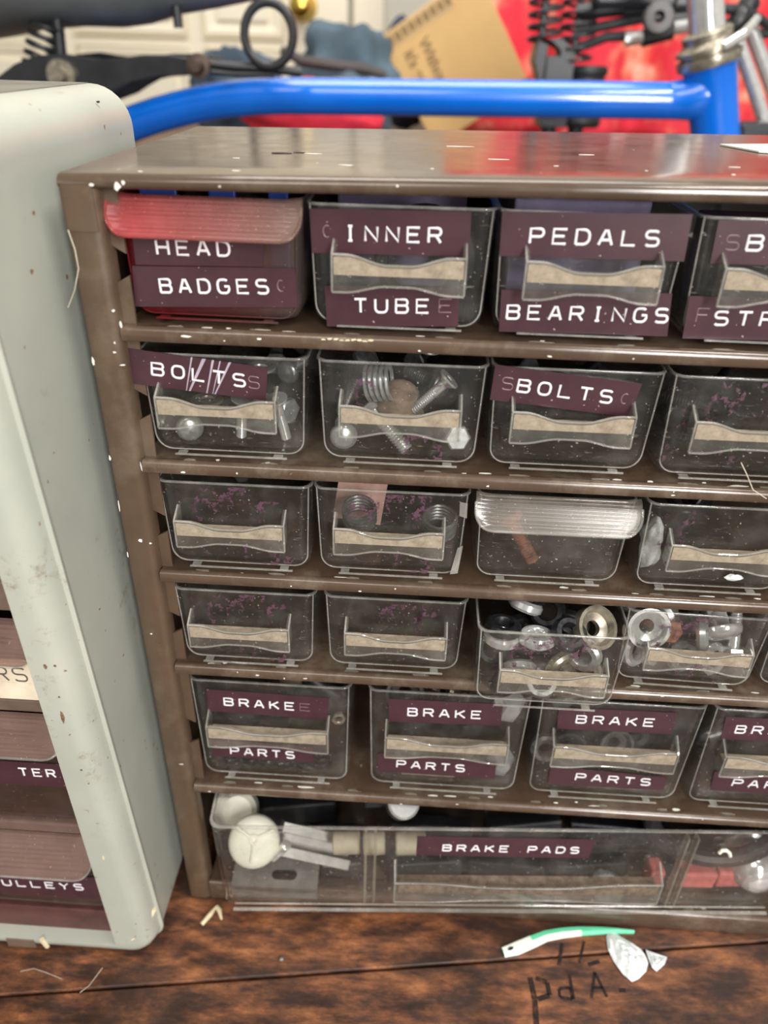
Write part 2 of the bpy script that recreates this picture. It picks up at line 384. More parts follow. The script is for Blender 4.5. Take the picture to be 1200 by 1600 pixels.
# ------------------------------------------------------------------ room
def room():
    mb = MB(); mb.box(-3000, 3200, -1600, 1900, -1060, -1040); struct(mb.build('floor', FLOORM, smooth=False))
    mb = MB(); mb.box(-3000, 3200, 1800, 1860, -1040, 1700); struct(mb.build('wall_back', WALLM, smooth=False))
    d = MB(); d.box(-1040, -90, 1752, 1796, -1030, 1040)
    def panel(x0, x1, z0, z1):
        for i, (e, dep) in enumerate(((0, 9), (14, 3), (34, 8))):
            d.loops([[(x, 1752-dep*(1 if i != 1 else .3), z) for x, z in rrect(x0+e, x1-e, z0+e, z1-e, 2, 2)], [(x, 1752, z) for x, z in rrect(x0+e, x1-e, z0+e, z1-e, 2, 2)]], 0, True, i == 2, False)
        for e0, e1, y0, y1 in ((0, 8, 1752, 1744), (8, 16, 1744, 1746), (16, 26, 1746, 1752)):
            d.loops([[(x, y0, z) for x, z in rrect(x0+e0, x1-e0, z0+e0, z1-e0, 2, 2)], [(x, y1, z) for x, z in rrect(x0+e1, x1-e1, z0+e1, z1-e1, 2, 2)]], 0)
    for x0, x1 in ((-960, -790), (-700, -445), (-410, -230)):
        panel(x0, x1, 72, 700); panel(x0, x1, -620, 52)
    dr = struct(d.build('door_1', DOORW, ang=25))
    k = MB(); M = Matrix.Translation((-186, 1752, 134)) @ Matrix.Rotation(R(90), 4, 'X')
    k.lathe([(0, 62), (12, 61), (22, 55), (25, 46), (22, 36), (12, 28), (9, 14), (10, 6), (28, 5), (30, 0)], M, 24); k.build('door_knob', BRASS, dr)
    t = MB(); t.box(-80, -12, 1765, 1798, -1035, 1080); t.box(-1120, -1050, 1765, 1798, -1035, 1080); t.box(-1120, -12, 1765, 1798, 1080, 1150)
    struct(t.build('trim_1', DOORW, smooth=False, bevel=4))
    c = MB(); c.box(-420, 900, 640, 1330, -1039, -46); c.box(-430, 910, 630, 1335, -64, -45)
    tag(c.build('storage_chest', CHESTM, smooth=False, bevel=3), 'wooden chest behind the bicycle carrying the clothes and cardboard box', 'chest')
room()

# ------------------------------------------------------------------ worktable
TZ = -287.0
def table():
    root = thing('worktable', 'dark worn wooden table of broad stained boards under both drawer cabinets', 'table', (0, 0, TZ))
    A = 7.8
    mb = MB()
    M = Matrix.Rotation(R(A), 4, 'Z')
    edges = [-330, -232, -136, -40.6, 62, 170, 260]     # board edges measured across the boards
    for a, b in zip(edges[:-1], edges[1:]):
        mb.box(-420, 520, a+.55, b-.55, -24, 0, 0, M)
    mb.build('board', WOOD, root, smooth=False, bevel=.7)
    m2 = MB(); m2.box(-420, 520, edges[0], edges[-1], -34, -24.5, 0, M); m2.build('under_board', CRACKM, root, smooth=False)
    for x, y in ((-330, -240), (430, -170), (-360, 190), (400, 250)):
        l = MB(); l.box(x-28, x+28, y-28, y+28, -751, -34); l.build('leg', CHESTM, root, smooth=False, bevel=2)
    st = MB()
    def ink(pts, w):
        for (a, b), (c, d) in zip(pts[:-1], pts[1:]):
            t = Vector((c-a, d-b, 0)); n = Vector((-t.y, t.x, 0)).normalized()*w/2
            st.poly([Vector((a, b, .02))-n, Vector((c, d, .02))-n, Vector((c, d, .02))+n, Vector((a, b, .02))+n], (0, 0, .03))
    ink([(163.5, -27), (164.6, -36), (164, -52)], 2.6)
    ink([(166, -27), (171, -28.5), (171.5, -34), (166, -36)], 2.2)
    ink([(176, -31), (181, -30), (181.5, -35), (176, -34.5), (176, -31)], 1.4); ink([(181.6, -24), (182, -35)], 1.5)
    ink([(190, -34), (193.5, -22.5), (197, -33)], 1.5); ink([(191, -29.5), (196, -29)], 1.2)
    ink([(177.5, -20.5), (180.5, -10)], 1.8); ink([(187, -19), (191, -8.5)], 1.3); ink([(191, -19.5), (196.5, -17.5)], 1.8); ink([(203, -29.8), (206, -29.5)], 1.8)
    st.build('stencil_mark', STENCIL, root, smooth=False)
table()

# ------------------------------------------------------------------ brown parts cabinet
CW = 296.0; CD = 145.0
SHELVES = [0, -44.5, -89, -133.5, -203.2, -273.8]
def topz(x): return 41.0+0.0195*min(x, 190)+0.004*max(0, x-190)
def botz(x): return 37.5+0.0115*x
def backz(x): return 40.3+.0155*x
def cabinet():
    root = thing('parts_cabinet', 'brown enamelled metal small parts cabinet with scuffed top and paint chips', 'cabinet', (0, 0, TZ))
    off = -TZ
    def Z(z): return z+off
    # top panel : a sheet with a rolled front lip
    mb = MB(); loops = []
    for i in range(13):
        x = CW*i/12; t, b, k = topz(x), botz(x), backz(x)
        loops.append([(x, CD, Z(k)), (x, 20, Z(t+(k-t)*.13)), (x, 3.0, Z(t)), (x, 1.2, Z(t-.35)), (x, .1, Z(t-1.3)), (x, -.3, Z(t-2.4)), (x, -.2, Z(b+.8)), (x, .5, Z(b)), (x, 4, Z(b)), (x, 4, Z(b+1.2)), (x, 8, Z(t-1.5)), (x, CD, Z(k-1.2))])
    mb.loops(loops, 0, True, True, True)
    for (x, y, sx, sy) in ((21, 6, 1.0, .4), (46, 10, 1.2, .3), (150, 60, 2.5, .25), (40, 38, 1.4, .3), (75, 25, 2.2, .4), (62, 52, 3, .4), (110, 80, 5, .3), (136, 30, .8, .4), (160, 22, .5, .4), (182, 16, .6, .5), (120, 44, 3.2, .2), (188, 33, 1.6, .2), (100, 20, .6, .3)):
        t = topz(x); z = t+(backz(x)-t)*(y-3)/(CD-3)
        chip(mb, x, y, Z(z)+.0, sx, sy, 1, 3, (0, 0, 1))
    chip(mb, 52, 52, Z(topz(52)-.25), 3.4, 1.6, 2, 3, (0, 0, 1)); chip(mb, 57, 54, Z(topz(57)-.25), 2.6, .7, 2, 6, (0, 0, 1))
    for x, z, a, b in ((16.5, 38.4, .9, 1.1), (18.2, 39.4, .6, .7), (9.5, 38.6, .8, .5), (91, 41, .4, .3)): chip(mb, x, -.32, Z(z), a, b, 1, 5)
    mb.build('top_panel', [TOPB, WHITE, DARKIN], root, ang=50)
    # sides with folded front stile, notched inner strip
    for sgn in (1, -1):
        def X(x): return x if sgn > 0 else CW-x
        mb = MB()
        prof = [(0, CD), (0, 1.6), (.4, .6), (1.5, 0), (7.6, 0), (9.4, .5), (10.4, 1.7), (10.6, 7), (9.6, 7), (9.4, 2.4), (8.4, 1.3), (1.6, 1.2), (1.2, 2), (1.2, CD)]
        mb.prism([(X(a), b) for a, b in prof], 'z', Z(TZ)+.2, Z(38.2), 0)
        # overlapping end of the top panel
        if sgn > 0: mb.prism([(-.35, 14), (-.35, 1.2), (.2, .1), (1.5, -.4), (7.6, -.4), (9.2, 0), (9.2, .5), (1.5, .05), (.1, 1.6), (.1, 14)], 'z', Z(26.5), Z(38.5), 0)
        tops = [38]+[s-4.5 for s in SHELVES[:5]]; bots = SHELVES
        for zt, zb in zip(tops, bots):
            if zb == SHELVES[5]: continue
            h = zt-zb; n0, n1 = zb+h*.36, zb+h*.52
            for a, b, c, d in ((zb-2, n0, 0, 2.4), (n1, zt+2, -2.2, 0)):
                p = [(X(10), 4.6, Z(a)), (X(14.2), 4.6, Z(a)), (X(14.2), 4.6, Z(b-max(0, 0)+0) if d == 0 else Z(b-d+2.4)), (X(10), 4.6, Z(b) if d == 0 else Z(b-d))]
                if d == 0: p = [(X(10), 4.6, Z(a+2.4)), (X(14.2), 4.6, Z(a)), (X(14.2), 4.6, Z(b)), (X(10), 4.6, Z(b))]
                mb.poly(p, (0, 1.0, 0), 0)
        if sgn > 0:
            for x, z, a, b in ((.9, -11, .5, 1.4), (9.5, 4.5, .5, .5), (8.0, -8, .6, .3), (9.8, -12, 1, .3), (8.5, -5, .3, .5), (.6, -44, .4, 1.0), (.7, -62, .25, 2.6), (.6, -82, .25, 1.5), (6, -76, .9, .7), (9.2, -77, .5, .4), (11.2, .5, .5, 1.2), (4, -118, .5, .3), (7, -190, 1, .3), (10.4, -47, .3, 2.0)):
                chip(mb, x, -.02 if x < 9 else .3, Z(z), a, b, 1, 9)
        mb.build('side_panel', [BROWN, WHITE], root, ang=50)
    mb = MB(); mb.box(1.2, CW-1.2, CD-1, CD-.1, Z(TZ)+1, Z(39.5)); mb.box(1.5, CW-1.5, CD-9, CD-2, Z(TZ)+2, Z(38), 0); mb.build('back_panel', DARKIN, root, smooth=False)
    for i, zs in enumerate(SHELVES):
        mb = MB(); h = 4.4 if i < 5 else 12.6
        lip = [(CD-10, -.6), (4.2, -.6), (2.8, -.35), (1.6, 0), (.6, -.15), (-.15, -.75), (-.4, -1.7), (-.35, -h+.7), (.2, -h), (3.4, -h), (3.4, -h+.8), (1.0, -h+1.0), (1.0, -1.6), (CD-10, -1.6)]
        x0, x1 = 10.9, CW-10.9
        mb.prism([(a, Z(zs+b)) for a, b in lip], 'x', x0, x1)
        rr = random.Random(40+i)
        for k in range(13):          # worn bright scuffs where the drawers slide
            x = rr.uniform(20, 270); chip(mb, x, rr.uniform(1.6, 4), Z(zs)-.3, rr.uniform(.6, 3.4), rr.uniform(.25, .7), 1, i, (0, 0, 1))
        for k in range(5):
            x = rr.uniform(14, 270); chip(mb, x, -.4, Z(zs-rr.uniform(.8, 3.6)), rr.uniform(.2, .9), rr.uniform(.2, .4), 1, i+20)
        if i == 0:
            chip(mb, 30, -.3, Z(-2.0), 1.8, .5, 1, 2)
            for k in range(9): chip(mb, 71+k*1.7, -.2, Z(-.9-rr.random()*.5), .9, .35, 2, k)
        for k in range(5):           # wear stripes under each drawer
            x = 26+k*53.5
            for dx in (0, 26): chip(mb, x+dx, 2.6, Z(zs)-.25, 3.0, .9, 3, i+k, (0, 0, 1))
        mb.build('shelf', [SHELFB, WHITE, CREAM, EDGE], root, ang=50)
cabinet()

# ------------------------------------------------------------------ drawers
def bin_mesh(W, H, L, t=1.0, fil=5.0, rv=4.2):
    mb = MB()
    def ring(z, ins, tap=1.3):
        a = W/2-tap*(1-z/H)-ins; f = .5*tap*(1-z/H)
        return [(x, y, z) for x, y in rrect(-a, a, f+ins, L-f-ins, max(.8, rv-.5*ins))]
    L0 = [ring(0, fil), ring(.25, fil*.55), ring(1.0, fil*.26), ring(2.2, fil*.08), ring(fil, 0), ring(H*.5, 0), ring(H, 0)]
    L1 = [ring(H, t), ring(H*.5, t), ring(fil+1, t), ring(2.8, t+.5), ring(1.8, t+1.6), ring(1.45, t+3.6)]
    mb.loops(L0+L1, 0, True, True, True)
    return mb
def rim_mesh(W, H, L, t=1.0):
    mb = MB()
    lo = [[(x, y, z) for x, y in rrect(-W/2-e, W/2+e, -e, L+e, 3.6)] for e, z in ((-.55, H-.02), (-.5, H+.25), (.05, H+.3), (.22, H+.05), (.18, H-.35), (.02, H-.5))]
    mb.loops(lo, 0)
    # runner under the front
    mb.prism([(-1.3, .1), (-1.3, .5), (-.75, .6), (-.7, .1)], 'x', -W*.34, W*.36, 0)
    for x in (-W*.3, W*.3): mb.box(x-1.5, x+1.5, -.8, 1.6, .1, .45)
    def edge(z): return W/2-1.3*(1-z/H)-1.0
    path = [(edge(z), .9+.5*(1-z/H), z) for z in (H-.2, H*.6, 6.2)]
    ce = edge(6.2)-5.2
    path += [(ce+5.2*math.cos(R(a)), 1.5, 6.2+5.2*math.sin(R(a))) for a in (-15, -30, -45, -60, -75, -90)]
    path += [(-x, y, z) for x, y, z in path[::-1]]
    mb.tube(path, .27, 6, 0)  # pale tube paints the bright glint of the front corners and bottom
    return mb
def handle_mesh(hw, zs, pro=6.0, up=5.2, dn=5.2, gus=8.2):
    mb = MB(); n = 28
    def bump(x):
        u = abs(x)/hw; return 1-smooth01((u-.18)/.62)
    fr, bk = [], []
    top = [(x, zs+up-.5*up*bump(x)) for x in [hw*(2*i/n-1) for i in range(n+1)]]
    bot = [(x, zs-dn+2.0*bump(x)) for x in [hw*(2*i/n-1) for i in range(n+1)]]
    for (x, zt), (_, zb) in zip(top, bot): pass
    def plate(y0, y1, tp, bt, mi):
        loops = []
        for (x, zt), (_, zb) in zip(tp, bt): loops.append([(x, y0, zb), (x, y0, zt), (x, y1, zt), (x, y1, zb)])
        mb.loops(loops, mi, True, True, True)
    plate(-pro, -pro+1.0, top, bot, 0)
    mb.box(-hw+.2, hw-.2, -pro+.9, .2, zs-.5, zs+.5, 0)
    for sx in (-1, 1):
        x0, x1 = (sx*hw, sx*(hw-.9))
        pr = [(-pro, zs-dn+.2), (-pro, zs+up), (-pro+1.4, zs+up+.6), (.1, zs+gus), (.1, zs-dn+1.5)]
        mb.loops([[(x0, y, z) for y, z in pr], [(x1, y, z) for y, z in pr]], 0, True, True, True)
    # pale tubes painting the light caught along the wavy edges
    mb.tube([(x, -pro+.2, z) for x, z in top], .36, 6, 2); mb.tube([(x, -pro+.2, z) for x, z in bot], .36, 6, 2)
    for sx in (-1, 1): mb.tube([(sx*hw, -pro+.2, zs-dn+.2), (sx*hw, -pro+.2, zs+up), (sx*hw, -pro+1.4, zs+up+.6), (sx*hw, 0, zs+gus)], .34, 6, 2)
    # packed dust on the shelf and inside the upper lip
    mb.box(-hw+1, hw-1, -pro+1.0, 0, zs+.5, zs+.8, 1)
    plate(-pro+1.02, -pro+1.4, [(x*.955, z-.25) for x, z in top], [(x*.955, zs+.5) for x, z in top], 1)
    plate(-pro-.06, -pro+.02, [(x*.97, z-.6) for x, z in top], [(x*.97, zs-.3) for x, z in top], 1)
    return mb
def lip_mesh(W, H, drop=9.8, out=6.6, ribs=7, r=6.0):
    """ribbed pull flap: thick curved plate from the rim outwards and down"""
    mb = MB(); ns = 44; nx = 17; th = 1.2
    def prof(s):
        if s < .12: return (-1.2*s/.12*1.0+.6, H+.6-.35*(s/.12))
        k = (s-.12)/.88
        return (-.6-(out-.6)*k**.9, H+.25-drop*k**1.15)
    F, B = [], []
    Ltot = math.hypot(out, drop)
    for i in range(ns+1):
        s = i/ns; y, z = prof(s); y2, z2 = prof(min(1, s+.01)); y1, z1 = prof(max(0, s-.01))
        tn = Vector((0, y2-y1, z2-z1)).normalized(); nn = Vector((0, tn.z, -tn.y))
        if nn.y > 0: nn = -nn
        d = max(0, s*Ltot-(Ltot-r)); hw = W/2-r+math.sqrt(max(0, r*r-d*d))+.25*s
        rib = 0
        if .16 < s < .84: rib = .6*abs(math.sin((s-.16)/.68*math.pi*ribs))
        edge = .9*smooth01((s-.87)/.06)
        rf, rb = [], []
        for j in range(nx+1):
            u = 2*j/nx-1
            u = math.copysign(abs(u)**.8, u); x = hw*u
            inner = 1 if abs(x) < W/2-4.5 else 0
            side = .8*smooth01((abs(x)-(W/2-3.2))/1.2)
            o = max(edge, side) + rib*inner
            rf.append(Vector((x, y, z))+nn*o); rb.append(Vector((x, y, z))-nn*th)
        F.append(rf); B.append(rb)
    N = nx+1; vs = [p for r_ in F for p in r_]+[p for r_ in B for p in r_]; o = N*(ns+1); fs = []
    for i in range(ns):
        for j in range(nx):
            a = i*N+j; fs.append((a, a+1, a+N+1, a+N)); fs.append((o+a, o+a+N, o+a+N+1, o+a+1))
    for i in range(ns):
        for j in (0, nx):
            a = i*N+j; fs.append((a, a+N, o+a+N, o+a))
    for j in range(nx):
        for i in (0, ns):
            a = i*N+j; fs.append((a, a+1, o+a+1, o+a))
    mb.add(vs, fs)
    i0 = int(ns*.3)
    path = [F[i][0] for i in range(i0, ns+1)]+[F[ns][j] for j in range(1, nx)]+[F[i][nx] for i in range(ns, i0-1, -1)]
    mb.tube(path, .5, 6, 1)
    return mb
def put_tape(parent, quad, words, cx, zb, y=-.05, face_y=0.0, ch=3.85, th=.3, creases=()):
    """quad: TL,TR,BR,BL (x,z) world mm ; words: (text, x_start, x_end, dv, faint)"""
    q = [Vector((x-cx, y-th, z-zb)) for x, z in quad]
    mb = MB(); N = 12
    TL, TR, BR, BL = q
    loops = []
    for i in range(N+1):
        s = i/N; a = TL.lerp(TR, s); b = BL.lerp(BR, s)
        loops.append([a, b, b+Vector((0, th, 0)), a+Vector((0, th, 0))])
    mb.loops(loops, 0, True, True, True)
    for (s, wd, sl) in creases:
        a = TL.lerp(TR, s); b = BL.lerp(BR, s+sl); e = Vector((wd, 0, 0)); o = Vector((0, -.06, 0))
        mb.poly([a+o, a+e+o, b+e*.5+o, b+o], (0, .1, 0), 1)
    tp = mb.build('label_tape', [TAPE, CREASE], parent, smooth=False)
    lt = MB()
    ml, mr = (TL+BL)/2, (TR+BR)/2; d = (mr-ml).normalized(); up = Vector((-d.z, 0, d.x))
    for text, xs, xe, dv, faint in words:
        n = len(text); pitch = (xe-xs)/(n-1+.58) if n > 1 else 0; cw = pitch*.57 if n > 1 else (xe-xs)
        for i, c in enumerate(text):
            if c == ' ': continue
            x0 = xs-cx+i*pitch
            base = ml+d*((x0-ml.x)/d.x)
            w_ = cw*(.7 if c == 'I' else 1); sh = cw*.15 if c == 'I' else 0
            strokes(lt, c, lambda u, v: base+d*(sh+u*w_)+up*((v-.5)*ch+dv), .40 if not faint else .2, 1 if faint else 0)
    lt.build('lettering', [LETTER, GHOST], tp)
    return tp
CACHE = {}
def cached(key, fn):
    if key not in CACHE: CACHE[key] = fn()
    return CACHE[key]
def link_copy(src, parent):
    c = src.copy(); COL.objects.link(c); c.parent = parent; c.matrix_parent_inverse = Matrix(); return c
PROTO = {}
def part(key, parent, maker):
    """first call builds the part, later calls copy it (shared mesh)"""
    if key in PROTO: return link_copy(PROTO[key], parent)
    o = maker(parent); PROTO[key] = o; return o
SMALL = (52.5, 34.0, 128.0); LARGE = (65.5, 56.5, 128.0)
def drawer(cx, yf, zb, size, label, kind='handle', rz=0, residue_w=None, bmat=None, lmat=None, hoff=0.0):
    W, H, L = size
    root = thing('storage_bin', label, 'storage bin', (cx, yf, zb), rz, 'clear plastic drawers of the brown cabinet')
    bm_ = bmat or CLEAR
    part(('bin', size, bm_.name), root, lambda p: bin_mesh(W, H, L).build('tray', bm_, p, ang=40))
    part(('rim', size, bm_.name), root, lambda p: rim_mesh(W, H, L).build('rim', EDGELIT if bm_ is CLEAR else bm_, p, ang=50))
    if kind == 'handle':
        if size is SMALL: h = part(('handle', size), root, lambda p: handle_mesh(18.6, 16.8).build('pull_handle', [HANDLE, DUST, EDGELIT], p, ang=45))
        else: h = part(('handle', size), root, lambda p: handle_mesh(24.8, 31.2, 6.5, 5.8, 5.8, 9.6).build('pull_handle', [HANDLE, DUST, EDGELIT], p, ang=45))
        if hoff: h.location.x += hoff*S
    else:
        part(('lip', size, (lmat or RIBBED).name), root, lambda p: lip_mesh(W+1.6, H).build('pull_flap', [lmat or RIBBED, lmat if lmat else EDGELIT], p, ang=60))
    if residue_w:
        for x0, x1, z0, z1 in residue_w:
            mb = MB(); mb.box(x0, x1, -.14, -.02, z0, z1); mb.build('adhesive_residue', RESIDUE, root, smooth=False)
    return root

D = {}
# top row
D['1-1'] = d = drawer(37.8, 7.0, .8, SMALL, 'red-tinted plastic drawer taped HEAD BADGES, with a ribbed pink pull flap', 'lip', R(-1), bmat=REDBIN, lmat=REDLIP)
put_tape(d, [(15.8, 24.5), (53.7, 25.0), (52.9, 17.2), (15.6, 16.2)], [('HEAD', 22.5, 43.6, .9, 0)], 37.8, .8)
put_tape(d, [(14.6, 15.9), (62.3, 17.3), (62.6, 6.0), (13.8, 4.0)], [('BADGES', 22.2, 54.2, .3, 0), ('c', 57, 59, .6, 1)], 37.8, .8, -.4)
D['1-2'] = d = drawer(92.0, 6.5, .8, SMALL, 'clear plastic drawer taped INNER TUBE above and below its handle')
put_tape(d, [(66.9, 33.5), (111.2, 34.2), (111.5, 22.2), (67.2, 21.7)], [('INNER', 76.4, 103.3, -.4, 0), ('c', 70.5, 72.6, 0, 1)], 92, .8)
put_tape(d, [(70.6, 12.6), (109.3, 13.4), (109.9, 2.2), (71.2, .6)], [('TUBE', 79.4, 101.0, .3, 0), ('E', 104, 107.6, .5, 1)], 92, .8)
D['1-3'] = d = drawer(145.0, 6.5, .8, SMALL, 'clear plastic drawer taped PEDALS BEARINGS in the top row', hoff=.6)
put_tape(d, [(119.5, 34.6), (170.4, 35.6), (170.9, 23.2), (120.0, 22.8)], [('PEDALS', 127.8, 162.8, -.3, 0)], 145, .8)
put_tape(d, [(121.5, 13.4), (169.6, 14.3), (170.9, 1.9), (122.0, 1.2)], [('BEARINGS', 123.8, 169.8, -.2, 0)], 145, .8)
D['1-4'] = d = drawer(199.6, 7.2, .8, SMALL, 'clear plastic drawer in the top row, its tape reading SB cut by the picture edge')
put_tape(d, [(177.8, 34.2), (221, 35.2), (221.5, 23.3), (178.3, 22.7)], [('S', 181.2, 184.8, 0, 1), ('B', 187.0, 191.0, 0, 0)], 199.6, .8)
put_tape(d, [(174.8, 13.6), (222, 14.6), (223, 2.2), (175.6, 1.2)], [('STR', 183.4, 200.2, 0, 0), ('F', 178.2, 181.5, .8, 1)], 199.6, .8)
# second row
D['2-1'] = d = drawer(38.8, 5.0, -43.7, SMALL, 'clear drawer full of screws under a creased slanting BOLTSS tape', hoff=-1.8)
put_tape(d, [(10.5, -8.2), (53.0, -12.5), (51.8, -23.4), (9.6, -19.6)], [('BOLTS', 17.0, 45.8, .2, 0), ('S', 46.8, 50.2, .1, 1)], 38.8, -43.7, -.35,
         creases=((.45, .5, -.04), (.53, 1.2, -.10), (.60, .7, -.04), (.655, .4, -.05), (.72, .8, -.10)))
D['2-2'] = d = drawer(94.0, 5.0, -43.7, SMALL, 'untaped clear drawer showing a big rusty bolt head inside', residue_w=((-20, -8, 20, 32), (-2, 14, 2, 11), (10, 17, 20, 28)))
D['2-3'] = d = drawer(147.6, 6.2, -43.7, SMALL, 'clear drawer with one slanting tape reading BOLTS between two faint letters', hoff=-.8)
put_tape(d, [(122.0, -8.8), (166.5, -12.8), (164.9, -24.0), (121.4, -20.2)], [('BOLTS', 129.5, 158.4, .1, 0), ('S', 124.6, 128.0, .2, 1), ('c', 161.2, 163.4, .2, 1)], 147.6, -43.7, -.3)
D['2-4'] = d = drawer(201.5, 5.0, -43.7, SMALL, 'clear drawer at the right edge beside BOLTS, smeared with purple glue residue', residue_w=((-22, -4, 15, 33), (-24, 0, 1, 13), (0, 22, 20, 33)))
# third row
D['3-1'] = d = drawer(39.0, 4.3, -88.2, SMALL, 'nearly empty clear drawer first in the third row with a rust spot on its handle', hoff=-1.2, residue_w=((-20, 6, 19, 33), (6, 17, 19, 28), (2, 20, 2, 9)))
D['3-2'] = d = drawer(92.2, 4.6, -88.2, SMALL, 'clear drawer in the third row holding a pink card and two coil springs', hoff=-.4, residue_w=((-16, -4, 22, 34), (-2, 14, 20, 33), (-2, 16, 1.5, 9)))
m_ = MB(); m_.poly([(23.0, -.12, 26), (25.6, -.12, 25.2), (25.4, -.12, 31), (22.8, -.12, 31.5)], (0, .1, 0)); m_.poly([(21.5, -.1, 1.6), (24.2, -.1, 2.2), (25.2, -.1, 14), (23.4, -.1, 13)], (0, .1, 0)); m_.build('torn_clear_tape', EDGELIT, D['3-2'], smooth=False)
D['3-3'] = d = drawer(147.3, 5.2, -88.2, SMALL, 'clear drawer with a ribbed colourless pull flap and one rusty bolt', 'lip')
D['3-4'] = d = drawer(203.2, 5.0, -88.2, SMALL, 'clear drawer right of the ribbed flap drawer with crumpled foil at its corner', residue_w=((-22, -10, 18, 33),), hoff=1)
# fourth row
D['4-1'] = d = drawer(39.6, 3.4, -132.7, SMALL, 'empty clear drawer first in the fourth row with dusty handle', hoff=-1.8, residue_w=((-20, -8, 18, 33), (-7, 8, 19, 33), (6, 18, 18, 30), (-12, 16, .8, 8)))
D['4-2'] = d = drawer(95.0, 3.6, -132.7, SMALL, 'empty clear drawer left of the pulled-out one in the fourth row', hoff=.6, residue_w=((-6, 10, 20, 32), (8, 22, 18, 31)))
D['4-3'] = d = drawer(150.4, -11.0, -132.7, SMALL, 'pulled-out clear drawer heaped with black and silver locknuts', hoff=.6, residue_w=((-20, -10, 18, 29), (-10, 0, 18, 33), (2, 10, 22, 31), (9, 20, 17, 32)))
D['4-4'] = d = drawer(204.6, 4.2, -132.7, SMALL, 'clear drawer packed with shiny hardware beside the pulled-out one', rz=R(-1.5), hoff=1.0, residue_w=((-20, 4, 18, 33), (-22, 12, 2, 14)))
D['4-5'] = d = drawer(258.6, 6.0, -132.7, SMALL, 'clear drawer mostly outside the picture at the right of the fourth row')
# fifth row, larger drawers
D['5-1'] = d = drawer(46.0, 5.4, -202.4, LARGE, 'larger clear drawer first in its row taped BRAKE PARTS with a nut behind it', hoff=-1.0)
put_tape(d, [(20.3, -150.4), (70.0, -151.4), (69.0, -163.6), (19.8, -162.6)], [('BRAKE', 27.1, 55.6, .1, 0), ('E', 58, 62, .1, 1)], 46, -202.4, ch=3.9)
put_tape(d, [(19.6, -179.5), (62.9, -180.5), (62.8, -190.2), (19.4, -189.4)], [('PARTS', 27.4, 54.6, -.9, 0)], 46, -202.4, ch=3.9)
D['5-2'] = d = drawer(118.2, 5.4, -202.4, LARGE, 'larger clear drawer taped BRAKE PARTS second in the row, below the pulled-out drawer', hoff=.8)
put_tape(d, [(93.8, -149.8), (139.2, -149.2), (139.4, -161.2), (94.2, -162.4)], [('BRAKE', 101.8, 131.0, -.3, 0)], 118.2, -202.4, ch=4.0)
put_tape(d, [(90.0, -182.0), (140.0, -183.4), (140.4, -193.4), (90.3, -193.0)], [('PARTS', 98.4, 127.0, .3, 0)], 118.2, -202.4, ch=3.9)
D['5-3'] = d = drawer(186.6, 5.9, -202.4, LARGE, 'larger clear drawer taped BRAKE PARTS third in the row with scratched corner', hoff=0)
put_tape(d, [(161.3, -149.6), (207.4, -148.8), (207.8, -160.8), (162.2, -161.4)], [('BRAKE', 169.1, 199.6, .1, 0)], 186.6, -202.4, ch=4.0)
put_tape(d, [(162.7, -183.8), (211.4, -186.4), (211.8, -194.6), (163.2, -194.9)], [('PARTS', 174.2, 205.4, .4, 0)], 186.6, -202.4, ch=3.9)
D['5-4'] = d = drawer(254.6, 6.0, -202.4, LARGE, 'larger clear drawer taped BRAKE PARTS cut off by the right picture edge', hoff=0)
put_tape(d, [(226.6, -149.4), (272, -148.8), (272.4, -161), (227.6, -162.0)], [('BRAKE', 232.1, 262, -.2, 0)], 254.6, -202.4, ch=4.0)
put_tape(d, [(230, -181.2), (280, -182), (280.4, -193), (231.2, -192.6)], [('PARTS', 239.1, 270, 0, 0)], 254.6, -202.4, ch=3.9)

# bottom: one wide drawer, its left end pulled out
BX, BY, BZ, BA = 22.7, -12.9, -273.0, R(3.53)
def wide_drawer():
    root = thing('storage_bin', 'full-width clear bottom drawer taped BRAKE PADS, pulled out askew', 'storage bin', (BX, BY, BZ), BA)
    W, H, L = 262.0, 60.0, 130.0
    m = bin_mesh(W, H, L, 1.5, 4.0, 5.0); m.v = [(x+W/2-3, y, z) for x, y, z in m.v]; m.build('tray', CLEAR, root, ang=40)
    m = MB()
    lo = [[(x+W/2-3, y, z) for x, y in rrect(-W/2-e, W/2+e, -e, L+e, 5)] for e, z in ((-.9, H-.02), (-.8, H+.3), (.1, H+.35), (.3, H+.05), (.25, H-.5), (.02, H-.7))]
    m.loops(lo, 0); m.prism([(-.8, -.1), (-.8, .4), (.6, .6), (.6, -.1)], 'x', 3, W-8, 0); m.prism([(.1, 4.0), (-.3, 4.5), (.1, 5)], 'x', 4, W-10, 0)
    m.build('rim', EDGELIT, root, ang=50)
    h = handle_mesh(59, 27.0, 8.0, 6.4, 7.5, 12.0); h.v = [(x+136, y, z) for x, y, z in h.v]; h.build('pull_handle', [HANDLE, DUSTD, EDGELIT], root, ang=45)
    for x in (64.0, 205.5):                    # pairs of divider ribs inside the front
        for dx in (0, 4.2):
            r = MB(); r.box(x+dx-.6, x+dx+.6, 1.4, 5.0, 3, 53); r.build('divider_rib', EDGE, root, smooth=False, bevel=.3)
    put_tape(root, [(86.1, 55.6), (163.4, 54.4), (162.4, 41.4), (86.2, 42.6)], [('BRAKE PADS', 97.7, 157.3, -.8, 0)], 0, 0, ch=4.0)
    return root
WD = wide_drawer()

